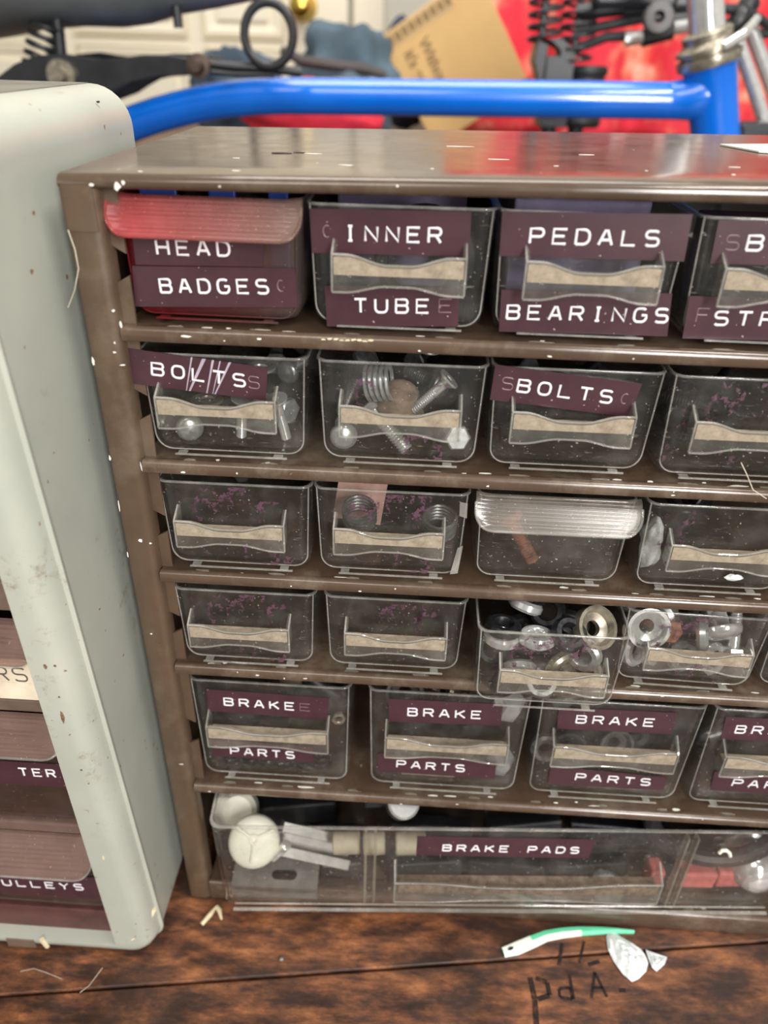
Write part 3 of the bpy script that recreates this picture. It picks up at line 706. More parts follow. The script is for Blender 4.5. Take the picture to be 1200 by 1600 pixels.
# ------------------------------------------------------------------ hardware inside the drawers
def m_bolt(L, r, hr, hh, head='hex'):
    mb = MB(); prof = [(0, -L)] ; n = int(L*.75/(r*.42)); z = -L
    prof.append((r*.8, -L)); 
    for i in range(n):
        z = -L+ (i+1)*r*.42; prof += [(r, z-r*.21), (r*.82, z)]
    prof += [(r*.95, z+.2), (r*.95, 0)]
    mb.lathe(prof, None, 14)
    if head == 'hex':
        mb.lathe([(hr*.9, 0), (hr, hh*.12), (hr, hh*.85), (hr*.86, hh), (0, hh)], None, 6)
    elif head == 'round':
        mb.lathe([(0, -.01), (hr, 0), (hr, hh*.2), (hr*.9, hh*.6), (hr*.6, hh*.9), (0, hh)], None, 20)
    else:
        mb.lathe([(0, -.01), (hr*.6, 0), (hr, hh*.7), (hr, hh), (hr*.3, hh), (hr*.25, hh*.6), (0, hh*.6)], None, 18)
    return mb
def m_ring(ro, ri, h, ch=.25):
    mb = MB(); c = min(ch*h, ro-ri)
    mb.lathe([(ri, c*.5), (ri+c*.4, 0), (ro-c, 0), (ro, c), (ro, h-c), (ro-c, h), (ri+c*.4, h), (ri, h-c*.5), (ri, c*.5)], None, 22)
    # remove caps effect: profile is closed, so the ring stays open
    mb.f = [f for f in mb.f if len(f) == 4]; mb.m = mb.m[:len(mb.f)]
    return mb
def m_nut(r, ri, h):
    mb = MB(); pts = []
    def lp(rad, z, hexa): return [((rad if not hexa else rad*math.cos(R(30))/math.cos((a % R(60))-R(30)))*math.cos(a), (rad if not hexa else rad*math.cos(R(30))/math.cos((a % R(60))-R(30)))*math.sin(a), z) for a in [2*math.pi*k/24 for k in range(24)]]
    lo = [lp(ri, .3, 0), lp(ri+.3, 0, 0), lp(r*.86, 0, 0), lp(r, h*.15, 1), lp(r, h*.85, 1), lp(r*.86, h, 0), lp(ri+.3, h, 0), lp(ri, h-.3, 0), lp(ri, .3, 0)]
    mb.loops(lo); return mb
def m_coil(r, wr, turns, L):
    mb = MB(); n = int(turns*14)
    mb.tube([(r*math.cos(2*math.pi*i/14), r*math.sin(2*math.pi*i/14), L*i/n) for i in range(n+1)], wr, 6); return mb
def m_cup(ro, h):
    mb = MB(); mb.lathe([(ro*.35, 0), (ro*.8, 0), (ro, h*.25), (ro, h), (ro*.84, h), (ro*.7, h*.55), (ro*.42, h*.45), (ro*.35, h*.4), (ro*.35, 0)], None, 24)
    mb.f = [f for f in mb.f if len(f) == 4]; mb.m = mb.m[:len(mb.f)]; return mb
KIND = {
 'hex_bolt': lambda: m_bolt(17, 2.6, 4.6, 3.2), 'long_bolt': lambda: m_bolt(26, 2.4, 4.4, 3.0), 'round_head_bolt': lambda: m_bolt(13, 2.2, 4.6, 2.4, 'round'),
 'big_bolt': lambda: m_bolt(20, 3.6, 7.6, 4.2, 'round'), 'machine_screw': lambda: m_bolt(14, 1.8, 3.8, 2.2, 'pan'), 'washer': lambda: m_ring(5.4, 2.6, 1.1),
 'locknut': lambda: m_ring(6.6, 3.4, 4.2), 'hex_nut': lambda: m_nut(4.6, 2.4, 3.4), 'coil_spring': lambda: m_coil(5.6, .7, 5, 9), 'bearing_cup': lambda: m_cup(8.0, 5.5),
 'small_nut': lambda: m_nut(3.2, 1.5, 2.2), 'long_spring': lambda: m_coil(2.6, .5, 14, 24),
}
PK = {}
def item(kind, mat, loc, rot, label, cat, group, parentdrawer=None):
    """one loose piece of hardware: its own top-level object at world mm"""
    key = (kind, mat.name)
    if key not in PK: o = KIND[kind]().build(kind, mat, ang=40); PK[key] = o
    else: o = PK[key].copy(); COL.objects.link(o)
    o.location = Vector(loc)*S; o.rotation_euler = rot
    return tag(o, label, cat, group)
def dl(d, x, y, z):            # drawer local -> world mm
    M = Matrix.Translation(d.location/S) @ Matrix.Rotation(d.rotation_euler.z, 4, 'Z'); return M @ Vector((x, y, z))
FLAT = (0, 0, 0)
def lying(a, tilt=0): return Euler((R(90+tilt), 0, R(a))).to_matrix().to_euler()
# --- BOLTSS drawer
g = 'hardware in the BOLTSS drawer'; dd = D['2-1']
for k, (kd, mt, x, y, z, a) in enumerate([
  ('round_head_bolt', ZINC, -15, 8, 5.6, 20), ('machine_screw', CHROME, 3.5, 7.5, 15.8, 172), ('machine_screw', CHROME, 15.0, 7.5, 15.8, 190), ('round_head_bolt', STEEL, -6, 24, 5.6, -30),
  ('hex_bolt', ZINC, 14, 26, 5.8, 50), ('washer', NICKEL, -9, 11, 14, 0), ('washer', ZINC, -16, 22, 16, 0), ('hex_bolt', STEEL, -8, 46, 6, 70), ('round_head_bolt', ZINC, 12, 46, 12, -20), ('washer', ZINC, 6, 26, 20, 0),
  ('hex_nut', ZINC, -17, 40, 12, 0), ('hex_bolt', ZINC, 4, 66, 8, 10), ('long_bolt', STEEL, -4, 92, 7, 80), ('hex_bolt', ZINC, 18, 70, 9, 30)]):
    lab = {'washer': 'round flat washer seen through the BOLTSS drawer', 'hex_nut': 'small hex nut lying in the BOLTSS drawer', 'machine_screw': 'bright chromed screw standing against the BOLTSS drawer front', 'long_bolt': 'long grey bolt at the back of the BOLTSS drawer'}.get(kd, 'steel bolt lying in the BOLTSS drawer' if kd == 'hex_bolt' else 'round headed bolt lying in the BOLTSS drawer')
    item(kd, mt, dl(dd, x, y, z), FLAT if kd in ('washer', 'hex_nut') else Euler((R(12), R(8 if a < 180 else -8), 0)) if kd == 'machine_screw' else lying(a), lab, 'washer' if kd == 'washer' else 'nut' if 'nut' in kd else 'screw' if 'screw' in kd else 'bolt', g)
# --- rusty bolt drawer
g = 'hardware in the drawer with the rusty bolt'; dd = D['2-2']
for kd, mt, x, y, z, rot, lab, cat in [
  ('big_bolt', RUSTY, -1, 13, 16, Euler((R(55), 0, R(-20))), 'big rusty round bolt head behind the handle of the untaped drawer', 'bolt'),
  ('hex_bolt', CHROME, -9, 14, 12, Euler((R(-50), R(0), R(62))), 'bright threaded bolt end at the bottom front of the rusty bolt drawer', 'bolt'),
  ('round_head_bolt', ZINC, -18.5, 6.5, 6.0, Euler((R(85), 0, R(10))), 'cross-slotted silver bolt head at lower left of the rusty bolt drawer', 'bolt'),
  ('machine_screw', CHROME, 13.5, 9, 25, Euler((R(40), R(20), R(70))), 'small bright screw right of the rusty bolt head', 'screw'),
  ('long_bolt', ZINC, 18.5, 8, 7, Euler((R(80), 0, R(10))), 'silver threaded bolt at lower right of the rusty bolt drawer', 'bolt'),
  ('long_bolt', STEEL, -13, 20, 27, Euler((R(20), R(20), 0)), 'upright grey threaded bolt left of the rusty bolt head', 'bolt'),
  ('coil_spring', ZINC, -12, 13, 22, Euler((R(20), R(80), R(10))), 'thin silver coil spring behind the rusty bolt head', 'spring'),
  ('hex_bolt', STEEL, 12, 40, 12, lying(40), 'dark bolt lying deep in the rusty bolt drawer', 'bolt'), ('hex_bolt', STEEL, -12, 48, 10, lying(70), 'dark bolt lying deep in the rusty bolt drawer', 'bolt'),
  ('hex_bolt', STEEL, 4, 70, 10, lying(-20), 'dark bolt lying deep in the rusty bolt drawer', 'bolt'), ('washer', ZINC, 8, 30, 30, Euler((.4, .2, 0)), 'bright washer high in the rusty bolt drawer', 'washer')]:
    item(kd, mt, dl(dd, x, y, z), rot, lab, cat, g)
# --- BOLTS drawer, dim
g = 'hardware in the BOLTS drawer'; dd = D['2-3']
for x, y, a in ((-10, 40, 20), (8, 46, 60), (16, 70, -30), (-4, 80, 10), (0, 108, 50)):
    item('hex_bolt', DKSTEEL, dl(dd, x, y, 6), lying(a), 'dark bolt lying in the BOLTS drawer behind its slanting tape', 'bolt', g)
item('washer', DKSTEEL, dl(dd, 6, 30, 2), FLAT, 'grey washer on the floor of the BOLTS drawer', 'washer', g)
g = 'hardware in the glue smeared drawer'; dd = D['2-4']
for x, y, a in ((-12, 36, 20), (6, 44, 60), (14, 66, -30), (-6, 72, 10)):
    item('hex_bolt', DKSTEEL, dl(dd, x, y, 6), lying(a), 'dark bolt in the purple smeared drawer at the right edge', 'bolt', g)
# --- springs and card
dd = D['3-2']; g = 'springs in the third row drawer'
item('coil_spring', STEEL, dl(dd, -11.5, 12, 14), Euler((R(20), 0, 0)), 'left coil spring behind the handle of the third row drawer', 'spring', g)
item('coil_spring', STEEL, dl(dd, 17.0, 10, 13), Euler((R(20), 0, 0)), 'right coil spring behind the handle of the third row drawer', 'spring', g)
mb = MB(); mb.box(-9, 9, -.4, .4, 0, 24); o = mb.build('card_tag', simple('pink_card', lin(190, 150, 138), .8), smooth=False); o.location = dl(dd, -13.5, 22, 8)*S; o.rotation_euler = (R(-10), R(8), 0)
tag(o, 'pink card tag standing behind the left spring', 'card')
item('hex_bolt', simple('orange_rusty_steel', lin(150, 98, 76), .6, .1, var=.35, scale=260), dl(D['3-3'], -13, 9, 19), Euler((R(-12), R(-32), 0)), 'single rusty bolt in the ribbed flap drawer', 'bolt', None)
def crumple(name, mat, rx, ry, rz, seed, label, cat, loc, rot=(0, 0, 0), amp=.35, fr=.16, sub=3):
    bm = bmesh.new(); bmesh.ops.create_icosphere(bm, subdivisions=sub, radius=1)
    for v in bm.verts:
        p = v.co.copy(); n = mnoise.noise(Vector((p.x*1.7+seed, p.y*1.7, p.z*1.7)))*1.0+abs(mnoise.noise(Vector((p.x*3.2+seed, p.y*3.2, p.z*3.2))))*.55
        s_ = 1+amp*(n-.3); v.co = Vector((p.x*rx*s_, p.y*ry*s_, p.z*rz*s_))*S
    me = bpy.data.meshes.new(name); bm.to_mesh(me); bm.free(); me.materials.append(mat)
    me.polygons.foreach_set('use_smooth', [True]*len(me.polygons))
    o = bpy.data.objects.new(name, me); COL.objects.link(o); o.location = Vector(loc)*S; o.rotation_euler = rot
    return tag(o, label, cat)
crumple('foil_scrap', FOIL, 4.5, 5, 10, 3, 'crumpled silver foil at the left of the drawer beside the ribbed flap', 'foil', dl(D['3-4'], -19.5, 9, 13), amp=.4)
crumple('foil_scrap', FOIL, 3.2, .6, 1.4, 5, 'flat scrap of white foil lying under the handle of the foil drawer', 'foil', dl(D['3-4'], 8, -1.0, 7), amp=.4)
for k, (x, y) in enumerate(((2, 40), (12, 52), (-8, 64), (8, 90))):
    item('hex_bolt', DKSTEEL, dl(D['3-4'], x, y, 6), lying(20*k), 'dark bolt deep in the drawer beside the ribbed flap', 'bolt', 'hardware in the foil drawer')
for k, (x, y) in enumerate(((-12, 60), (8, 80))):
    item('hex_bolt', DKSTEEL, dl(D['3-1'], x, y, 6), lying(20+60*k), 'dark bolt far back in the first drawer of the third row', 'bolt', 'hardware in the first third row drawer')
# --- locknuts
dd = D['4-3']; g = 'locknuts in the pulled-out drawer'
def nut(x, y, z, rot, mat, lab, kd='locknut'): item(kd, mat, dl(dd, x, y, z), rot, lab, 'locknut', g)
nut(-16.8, 8.5, 27.0, Euler((R(-8), R(4), 0)), DKSTEEL, 'black locknut nearest the left front corner of the pulled-out drawer')
nut(-16.8, 8.5, 22.2, Euler((R(-8), R(4), 0)), CHROME, 'bright silver locknut under the front left black one')
nut(-8.0, 21, 27.5, Euler((R(-25), R(20), 0)), CHROME, 'silver locknut lying behind the front left black one')
nut(1.5, 20.5, 27.0, Euler((R(35), R(-25), 0)), DKSTEEL, 'black locknut tilted at the middle of the pulled-out drawer')
nut(6.0, 8.0, 27.0, Euler((R(28), R(16), 0)), DKSTEEL, 'dark locknut leaning at the front middle of the pulled-out drawer')
nut(15.0, 13, 27.0, Euler((R(40), R(28), 0)), NICKEL, 'worn grey locknut leaning at the right of the pulled-out drawer', 'bearing_cup')
nut(-4.5, 7, 24, Euler((R(-10), 0, 0)), CHROME, 'silver locknut just under the front rim of the pulled-out drawer')
nut(-14, 34, 29, Euler((R(-10), 0, 0)), CHROME, 'silver locknut farthest back at the left of the pulled-out drawer', 'bearing_cup')
nut(2, 36, 28, Euler((R(20), 0, 0)), DKSTEEL, 'dark locknut farthest back in the middle of the pulled-out drawer', 'bearing_cup')
for x, y, z, m in ((-9, 9, 12, CHROME), (5, 9, 14, NICKEL), (14, 8.5, 20, ZINC), (16, 10, 9, NICKEL), (-18, 20, 10, DKSTEEL), (-4, 24, 12, STEEL), (10, 26, 12, DKSTEEL), (-14, 9.5, 4, DKSTEEL), (0, 10, 4, STEEL), (12, 24, 22, STEEL), (-12, 22, 20, DKSTEEL)):
    nut(x, y, z, Euler((R(60), R(20*x), 0)), m, 'locknut seen through the front of the pulled-out drawer')
# --- shiny drawer
dd = D['4-4']; g = 'shiny hardware beside the pulled-out drawer'
item('big_bolt', CHROME, dl(dd, 14, 12, 19), Euler((R(125), R(0), R(10))), 'bright bolt with round head at upper right of the shiny drawer', 'bolt', g)
item('long_bolt', CHROME, dl(dd, 20.5, 12, 11), Euler((R(155), 0, 0)), 'slim bright bolt beside the round headed one in the shiny drawer', 'bolt', g)
item('hex_bolt', COPPER, dl(dd, -6.5, 9, 19), Euler((R(70), R(20), R(20))), 'copper coloured bolt in the middle of the shiny drawer', 'bolt', g)
for k, (x, y, z, kd, m) in enumerate(((-16, 8, 22, 'bearing_cup', CHROME), (-19, 9, 9, 'locknut', CHROME), (4, 9, 18, 'locknut', ZINC), (8, 20, 18, 'bearing_cup', CHROME), (-8, 22, 14, 'bearing_cup', ZINC), (-18, 26, 20, 'locknut', ZINC), (2, 8, 7, 'locknut', STEEL), (14, 8, 7, 'locknut', CHROME), (-9, 9, 6, 'hex_nut', CHROME), (16, 32, 14, 'bearing_cup', ZINC), (-6, 44, 16, 'bearing_cup', STEEL))):
    item(kd, m, dl(dd, x, y, z), Euler((R(70), R(25*k), R(30*k))), 'round silver cup in the shiny drawer' if kd == 'bearing_cup' else 'silver nut in the shiny drawer', 'cup' if kd == 'bearing_cup' else 'nut', g)
# --- brake parts drawers
dd = D['5-1']; g = 'parts in the first BRAKE PARTS drawer'
item('small_nut', NICKEL, dl(dd, 27.0, 4.8, 36), Euler((R(90), 0, R(10))), 'small hex nut at the right of the first BRAKE PARTS drawer', 'nut', g)
for k in range(6): item('hex_nut', DKSTEEL, dl(dd, -21+8.0*k, 8, 2.2), Euler((0, 0, k)), 'dark nut in the row along the bottom of the first BRAKE PARTS drawer', 'nut', g)
def arm(name, pts, r, mat, label, cat, loc, rot, group=None, flat=.5):
    mb = MB(); mb.tube(pts, r, 10, 0, True, False); 
    a = Vector(pts[0]); mb.lathe([(r if isinstance(r, (int, float)) else r[0], -2.6), (4.6, -2.6), (5.2, -2), (5.2, 2), (4.6, 2.6), (0, 2.6)], Matrix.Translation(a)@Matrix.Rotation(R(90), 4, 'X'), 16)
    o = mb.build(name, mat, ang=50); o.location = Vector(loc)*S; o.rotation_euler = rot
    return tag(o, label, cat, group)
AP = [(0, 0, 0), (8, 0, 3), (18, 0, 11), (26, 0, 22), (30, 0, 34)]  # one curved arm of a brake caliper
arm('brake_arm', AP, [4, 3.6, 3, 2.6, 2.2], DKSTEEL, 'dark curved brake caliper arm in the first BRAKE PARTS drawer', 'brake caliper', dl(dd, -16, 26, 10), (0, 0, R(10)))
arm('brake_cable', [(0, 0, 0), (8, 0, 7), (16, 1, 14), (24, 2, 18)], .9, NICKEL, 'pale bent cable end at the top of the first BRAKE PARTS drawer', 'cable', dl(dd, 4, 26, 36), (0, 0, 0))
arm('brake_arm', AP, [4, 3.6, 3, 2.6, 2.2], RUBBER, 'black curved brake caliper arm at the right of the first BRAKE PARTS drawer', 'brake caliper', dl(dd, 24, 40, 12), (0, 0, R(170)))
dd = D['5-2']; g = 'parts in the second BRAKE PARTS drawer'
for x, z, s_, lb in ((25.5, 43, 6.5, 'upper grey translucent brake block at the right of the second BRAKE PARTS drawer'), (25.5, 9, 6.0, 'lower grey brake block at the right of the second BRAKE PARTS drawer')):
    mb = MB(); mb.lathe([(0, -s_), (s_*.75, -s_), (s_, -s_*.6), (s_, s_*.6), (s_*.75, s_), (0, s_)], None, 6); o = mb.build('brake_block', simple('translucent_grey', lin(150, 152, 152), .3), ang=30); o.location = dl(dd, x-1, 9, z+1)*S; o.rotation_euler = (.3, .2, .1); tag(o, lb, 'brake block', g)
for k, (x, y, z) in enumerate(((-18, 14, 44), (-6, 18, 42), (8, 16, 40), (-20, 12, 12), (-4, 12, 8), (10, 14, 10))):
    item(('bearing_cup', 'locknut', 'hex_bolt')[k % 3], (STEEL, DKSTEEL, NICKEL)[k % 3], dl(dd, x, y, z), Euler((R(70), R(30*k), R(20*k))), 'grey metal brake fitting in the second BRAKE PARTS drawer', 'brake fitting', g)
arm('brake_arm', AP, [4, 3.6, 3, 2.6, 2.2], STEEL, 'grey curved brake caliper arm in the second BRAKE PARTS drawer', 'brake caliper', dl(dd, -14, 34, 10), (0, 0, R(-10)))
mb = MB(); mb.box(-12, 12, -5, 5, 0, 5); o = mb.build('brake_block', BEIGEP, smooth=False, bevel=1); o.location = dl(dd, -6, 10, 1.6)*S; tag(o, 'beige brake block on the bottom of the second BRAKE PARTS drawer', 'brake block')
dd = D['5-3']; g = 'parts in the third BRAKE PARTS drawer'
item('locknut', STEEL, dl(dd, -26, 6.5, 24), Euler((R(80), 0, 0)), 'grey ring at the left of the third BRAKE PARTS drawer', 'ring', g)
for k, (x, y, z) in enumerate(((-12, 22, 8), (8, 24, 10), (20, 30, 8), (0, 40, 26))):
    item('bearing_cup', (DKSTEEL, STEEL)[k % 2], dl(dd, x, y, z), Euler((R(70), R(30*k), 0)), 'dim grey brake fitting in the third BRAKE PARTS drawer', 'brake fitting', g)
arm('brake_arm', AP, [4, 3.6, 3, 2.6, 2.2], ALU, 'aluminium brake caliper arm in the third BRAKE PARTS drawer', 'brake caliper', dl(dd, -12, 44, 14), (0, 0, R(8)))
dd = D['5-4']
arm('brake_arm', AP, [4, 3.6, 3, 2.6, 2.2], STEEL, 'grey brake caliper arm in the BRAKE PARTS drawer at the right picture edge', 'brake caliper', dl(dd, -16, 30, 10), (0, 0, R(8)))
# --- top row contents peeping over the rims
for i, (x, w_) in enumerate(((-17, 11), (1, 8), (17, 6))):
    mb = MB(); mb.box(-w_/2, w_/2, -1, 1, 0, 36.0); o = mb.build('blue_packet', BLUEITEM, smooth=False, bevel=.5); o.location = dl(D['1-1'], x, 10+3*i, 1.5)*S; o.rotation_euler = (R(-3), 0, 0)
    tag(o, ('blue packet at the left inside the HEAD BADGES drawer', 'blue packet in the middle of the HEAD BADGES drawer', 'narrow blue packet at the right of the HEAD BADGES drawer')[i], 'packet', 'blue packets in the HEAD BADGES drawer')
mb = MB(); mb.box(-17, 17, -8, 8, 0, 30); o = mb.build('black_box', RUBBER, smooth=False, bevel=2); o.location = dl(D['1-1'], 0, 40, 1.6)*S; tag(o, 'black box behind the blue packets in the HEAD BADGES drawer', 'box')
mb = MB()
for k in range(3): mb.tube([(13*math.cos(t), 3.2*k-3.2, 15+13*math.sin(t)) for t in [2*math.pi*i/28 for i in range(28)]], 1.9, 8, 0, True, True)
o = mb.build('inner_tube', RUBBER); o.location = dl(D['1-2'], 7, 14, 2.4)*S; o.rotation_euler = (0, 0, R(8)); tag(o, 'coiled black inner tube in the INNER TUBE drawer', 'inner tube')
mb = MB(); mb.box(-21, 21, -9, 9, 0, 33.5); o = mb.build('patch_box', LILAC, smooth=False, bevel=.8); o.location = dl(D['1-2'], -1, 50, 1.6)*S; tag(o, 'lilac card box at the back of the INNER TUBE drawer', 'box')
mb = MB(); mb.box(-21, 18, -9, 9, 0, 34.0); o = mb.build('bearing_box', LILAC, smooth=False, bevel=.8); o.location = dl(D['1-3'], 0, 22, 1.6)*S; tag(o, 'lilac card box inside the PEDALS BEARINGS drawer', 'box')
mb = MB(); mb.box(-15, 15, -9, 9, 0, 28); o = mb.build('dark_box', RUBBER, smooth=False, bevel=.8); o.location = dl(D['1-4'], 0, 30, 1.6)*S; tag(o, 'dark box inside the top row drawer reading SB', 'box')

# --- BRAKE PADS drawer
dd = WD
def knob():
    root = thing('plastic_knob', 'white round moulded thumbwheel leaning at the left of the BRAKE PADS drawer', 'plastic_knob')  # round white knob with moulded ribs
    m = MB(); m.lathe([(0, 8.6), (3, 8.6), (8, 8.2), (11.4, 7.2), (13.2, 5), (13.2, 0), (12.2, -3), (10, -7), (0, -7)], None, 30); m.build('cap', WHITEP, root, ang=60)
    m = MB()
    for a in (0, 120, 240): m.box(1.5, 11, -.5, .5, 7.2, 9.6, 0, Matrix.Rotation(R(a+30), 4, 'Z'))
    m.lathe([(1.4, 8.2), (2.6, 8.2), (2.6, 9.7), (1.4, 9.7), (1.2, 9.0), (0, 9.0)], None, 16); m.build('rib', WHITEP, root)
    root.location = dl(dd, 12.6, 14.5, 30)*S; root.rotation_euler = Euler((R(31), R(6), R(4))); root.scale = (.88, .88, .88)
knob()
m = MB(); m.lathe([(0, 6), (7, 5.6), (9, 3), (9, -3), (7, -5), (0, -5)], None, 22); o = m.build('white_bush', WHITEP); o.location = dl(dd, 3.0, 32, 30)*S; o.rotation_euler = (R(50), 0, 0); tag(o, 'white nylon bush behind the thumbwheel in the BRAKE PADS drawer', 'bush')
m = MB(); m.prism([(-7.5, 0), (-7.5, 7.5), (-2.8, 7.5), (-2.8, 2.5), (2.8, 2.5), (2.8, 7.5), (7.5, 7.5), (7.5, 0)], 'x', -18, 18)
o = m.build('channel_bracket', ALU, ang=40, bevel=.3); o.location = dl(dd, 39, 21, 20)*S; o.rotation_euler = (R(46), R(22), R(6)); tag(o, 'tilted aluminium channel bracket right of the white thumbwheel', 'bracket')
def slotplate():
    m = MB(); out = rrect(-20, 20, -7.6, 7.6, 2, 4); inn = rrect(-2, 10, -2.6, 2.6, 2.5, 4)
    lo = [[(x, y, 0) for x, y in inn], [(x, y, 0) for x, y in out], [(x, y, 1.6) for x, y in out], [(x, y, 1.6) for x, y in inn], [(x, y, 0) for x, y in inn]]
    m.loops(lo); m.box(-20, 20, -7.6, -6.4, -6, 1.6)
    o = m.build('slotted_plate', ALU, ang=40); o.location = dl(dd, 22, 11, 9.5)*S; o.rotation_euler = (R(10), 0, R(1)); tag(o, 'slotted aluminium angle plate on the floor of the BRAKE PADS drawer', 'bracket')
slotplate()
m = m_bolt(16, 2.3, 2.3, .5, 'round'); o = m.build('set_screw', CHROME, ang=40); o.location = dl(dd, 28, 10, 34)*S; o.rotation_euler = (R(10), R(28), 0); tag(o, 'bright threaded stud leaning between thumbwheel and slotted plate', 'screw')
for k, (x, w_, lb) in enumerate(((53, 12.5, 'beige barrel nut nearest the channel bracket'), (67, 10, 'beige barrel nut behind the left divider ribs'), (82, 14, 'longest beige barrel nut right of the divider ribs'))):
    m = MB(); m.lathe([(0, 0), (4.6, 0), (5.2, .6), (5.2, w_-.6), (4.6, w_), (0, w_)], Matrix.Rotation(R(90), 4, 'Y'), 20); o = m.build('barrel_nut', BEIGEP); o.location = dl(dd, x-4, 14, 30)*S; o.rotation_euler = (0, R(-4), BA); tag(o, lb, 'barrel nut', 'beige barrel nuts in the BRAKE PADS drawer')
def pad(loc, rot, w_, h_, mat, label, group=None):
    root = thing('brake_pad', label, 'brake pad', loc, 0, group); root.rotation_euler = rot
    m = MB(); m.box(-w_/2, w_/2, -4.5, 4.5, 0, h_); m.build('block', mat, root, smooth=False, bevel=1.2)
    s2 = m_bolt(9, 1.7, 2.8, 1.2, 'round'); q = s2.build('stud', ZINC, root, ang=40); q.location = Vector((0, 7, h_/2))*S; q.rotation_euler = (R(-90), 0, 0)
gp = 'brake pads in the bottom drawer'
pad(dl(dd, 219.5, 10, 10.5), (0, R(2), BA), 17, 10.5, PADRED, 'pink red brake pad right of the divider ribs', gp)
pad(dl(dd, 238.5, 10, 11.5), (0, R(-3), BA), 19, 11, PADRED, 'pink red brake pad at the silver dome', gp)
pad(dl(dd, 199.8, 10, 11), (0, R(3), BA), 6.5, 11, PADRED, 'pink red brake pad just left of the right divider ribs', gp)
pad(dl(dd, 250, 34, 40), (0, 0, BA), 26, 12, PADRED, 'dusky pink brake pad high at the right end', gp)
for k, (x, y, z, a, w_) in enumerate(((52, 15, 2, 4, 20), (53, 30, 3, -5, 22), (28, 44, 6, 5, 40), (30, 60, 22, -6, 44), (92, 16, 2, 3, 36), (132, 15, 3, -4, 36), (172, 16, 2, 3, 36), (96, 27, 14, -3, 40), (140, 28, 15, 5, 38), (184, 28, 14, -4, 40), (84, 42, 24, 4, 44), (130, 43, 26, -5, 42), (176, 42, 25, 6, 44), (232, 28, 4, 3, 40), (226, 48, 14, -3, 44), (66, 64, 34, 5, 40), (118, 62, 38, -4, 46), (170, 62, 38, 4, 46), (222, 66, 34, -3, 44))):
    pad(dl(dd, x, y, z), (R(-14), R(a), BA+R(a*2)), w_, 12, RUBBER if k % 3 else DKSTEEL, 'black rubber brake pad in the pile of the bottom drawer', 'black brake pads')
m = MB(); m.tube([(31*math.cos(t), 2*math.sin(2*t), 31*math.sin(t)) for t in [R(185+170*i/26) for i in range(27)]], 4.0, 10); o = m.build('tyre_strip', RUBBER); o.location = dl(dd, 222, 12, 60)*S; o.rotation_euler = (R(-6), 0, BA); tag(o, 'curved black rubber strip above the pink pads', 'rubber strip')
m = MB(); m.lathe([(0, 15), (5, 14.4), (9.5, 11), (11.5, 5), (12, 0), (13.5, -.6), (13.5, -2), (0, -2)], None, 28); o = m.build('steel_dome', CHROME, ang=60); o.location = dl(dd, 246, 14, 20)*S; o.rotation_euler = (R(65), R(-15), 0); tag(o, 'shiny steel dome at the right end of the bottom drawer', 'dome')
m = MB(); m.lathe([(0, 0), (6, 0), (7, 1), (7, 19), (6, 20), (0, 20)], None, 24); o = m.build('steel_sleeve', CHROME); o.location = dl(dd, 80, 26, 42)*S; o.rotation_euler = (R(35), R(5), 0); tag(o, 'short silver sleeve standing behind the rim left of BRAKE PADS', 'sleeve')
m = m_bolt(24, 4.5, 7, 4, 'hex'); o = m.build('axle_bolt', ZINC, ang=40); o.location = dl(dd, 113, 34, 66)*S; o.rotation_euler = (R(-15), R(12), 0); tag(o, 'thick threaded bolt behind the rim above the BRAKE PADS tape', 'bolt')
m = MB(); m.tube([(0, 0, 0), (.8, 0, 1.8), (2.6, 0, 2.2), (4.4, 0, .4), (5.2, 0, -1.6)], .8, 8); o = m.build('white_crumb', WHITEP); o.location = dl(dd, 219, -.9, 47)*S; tag(o, 'tiny white crumb stuck to the right of the bottom drawer front', 'crumb')
crumple('foil_scrap', FOIL, 8, 3, 5, 8, 'pale crumpled wrapper under the middle handle inside the bottom drawer', 'wrapper', dl(dd, 178, 9, 9), amp=.4)

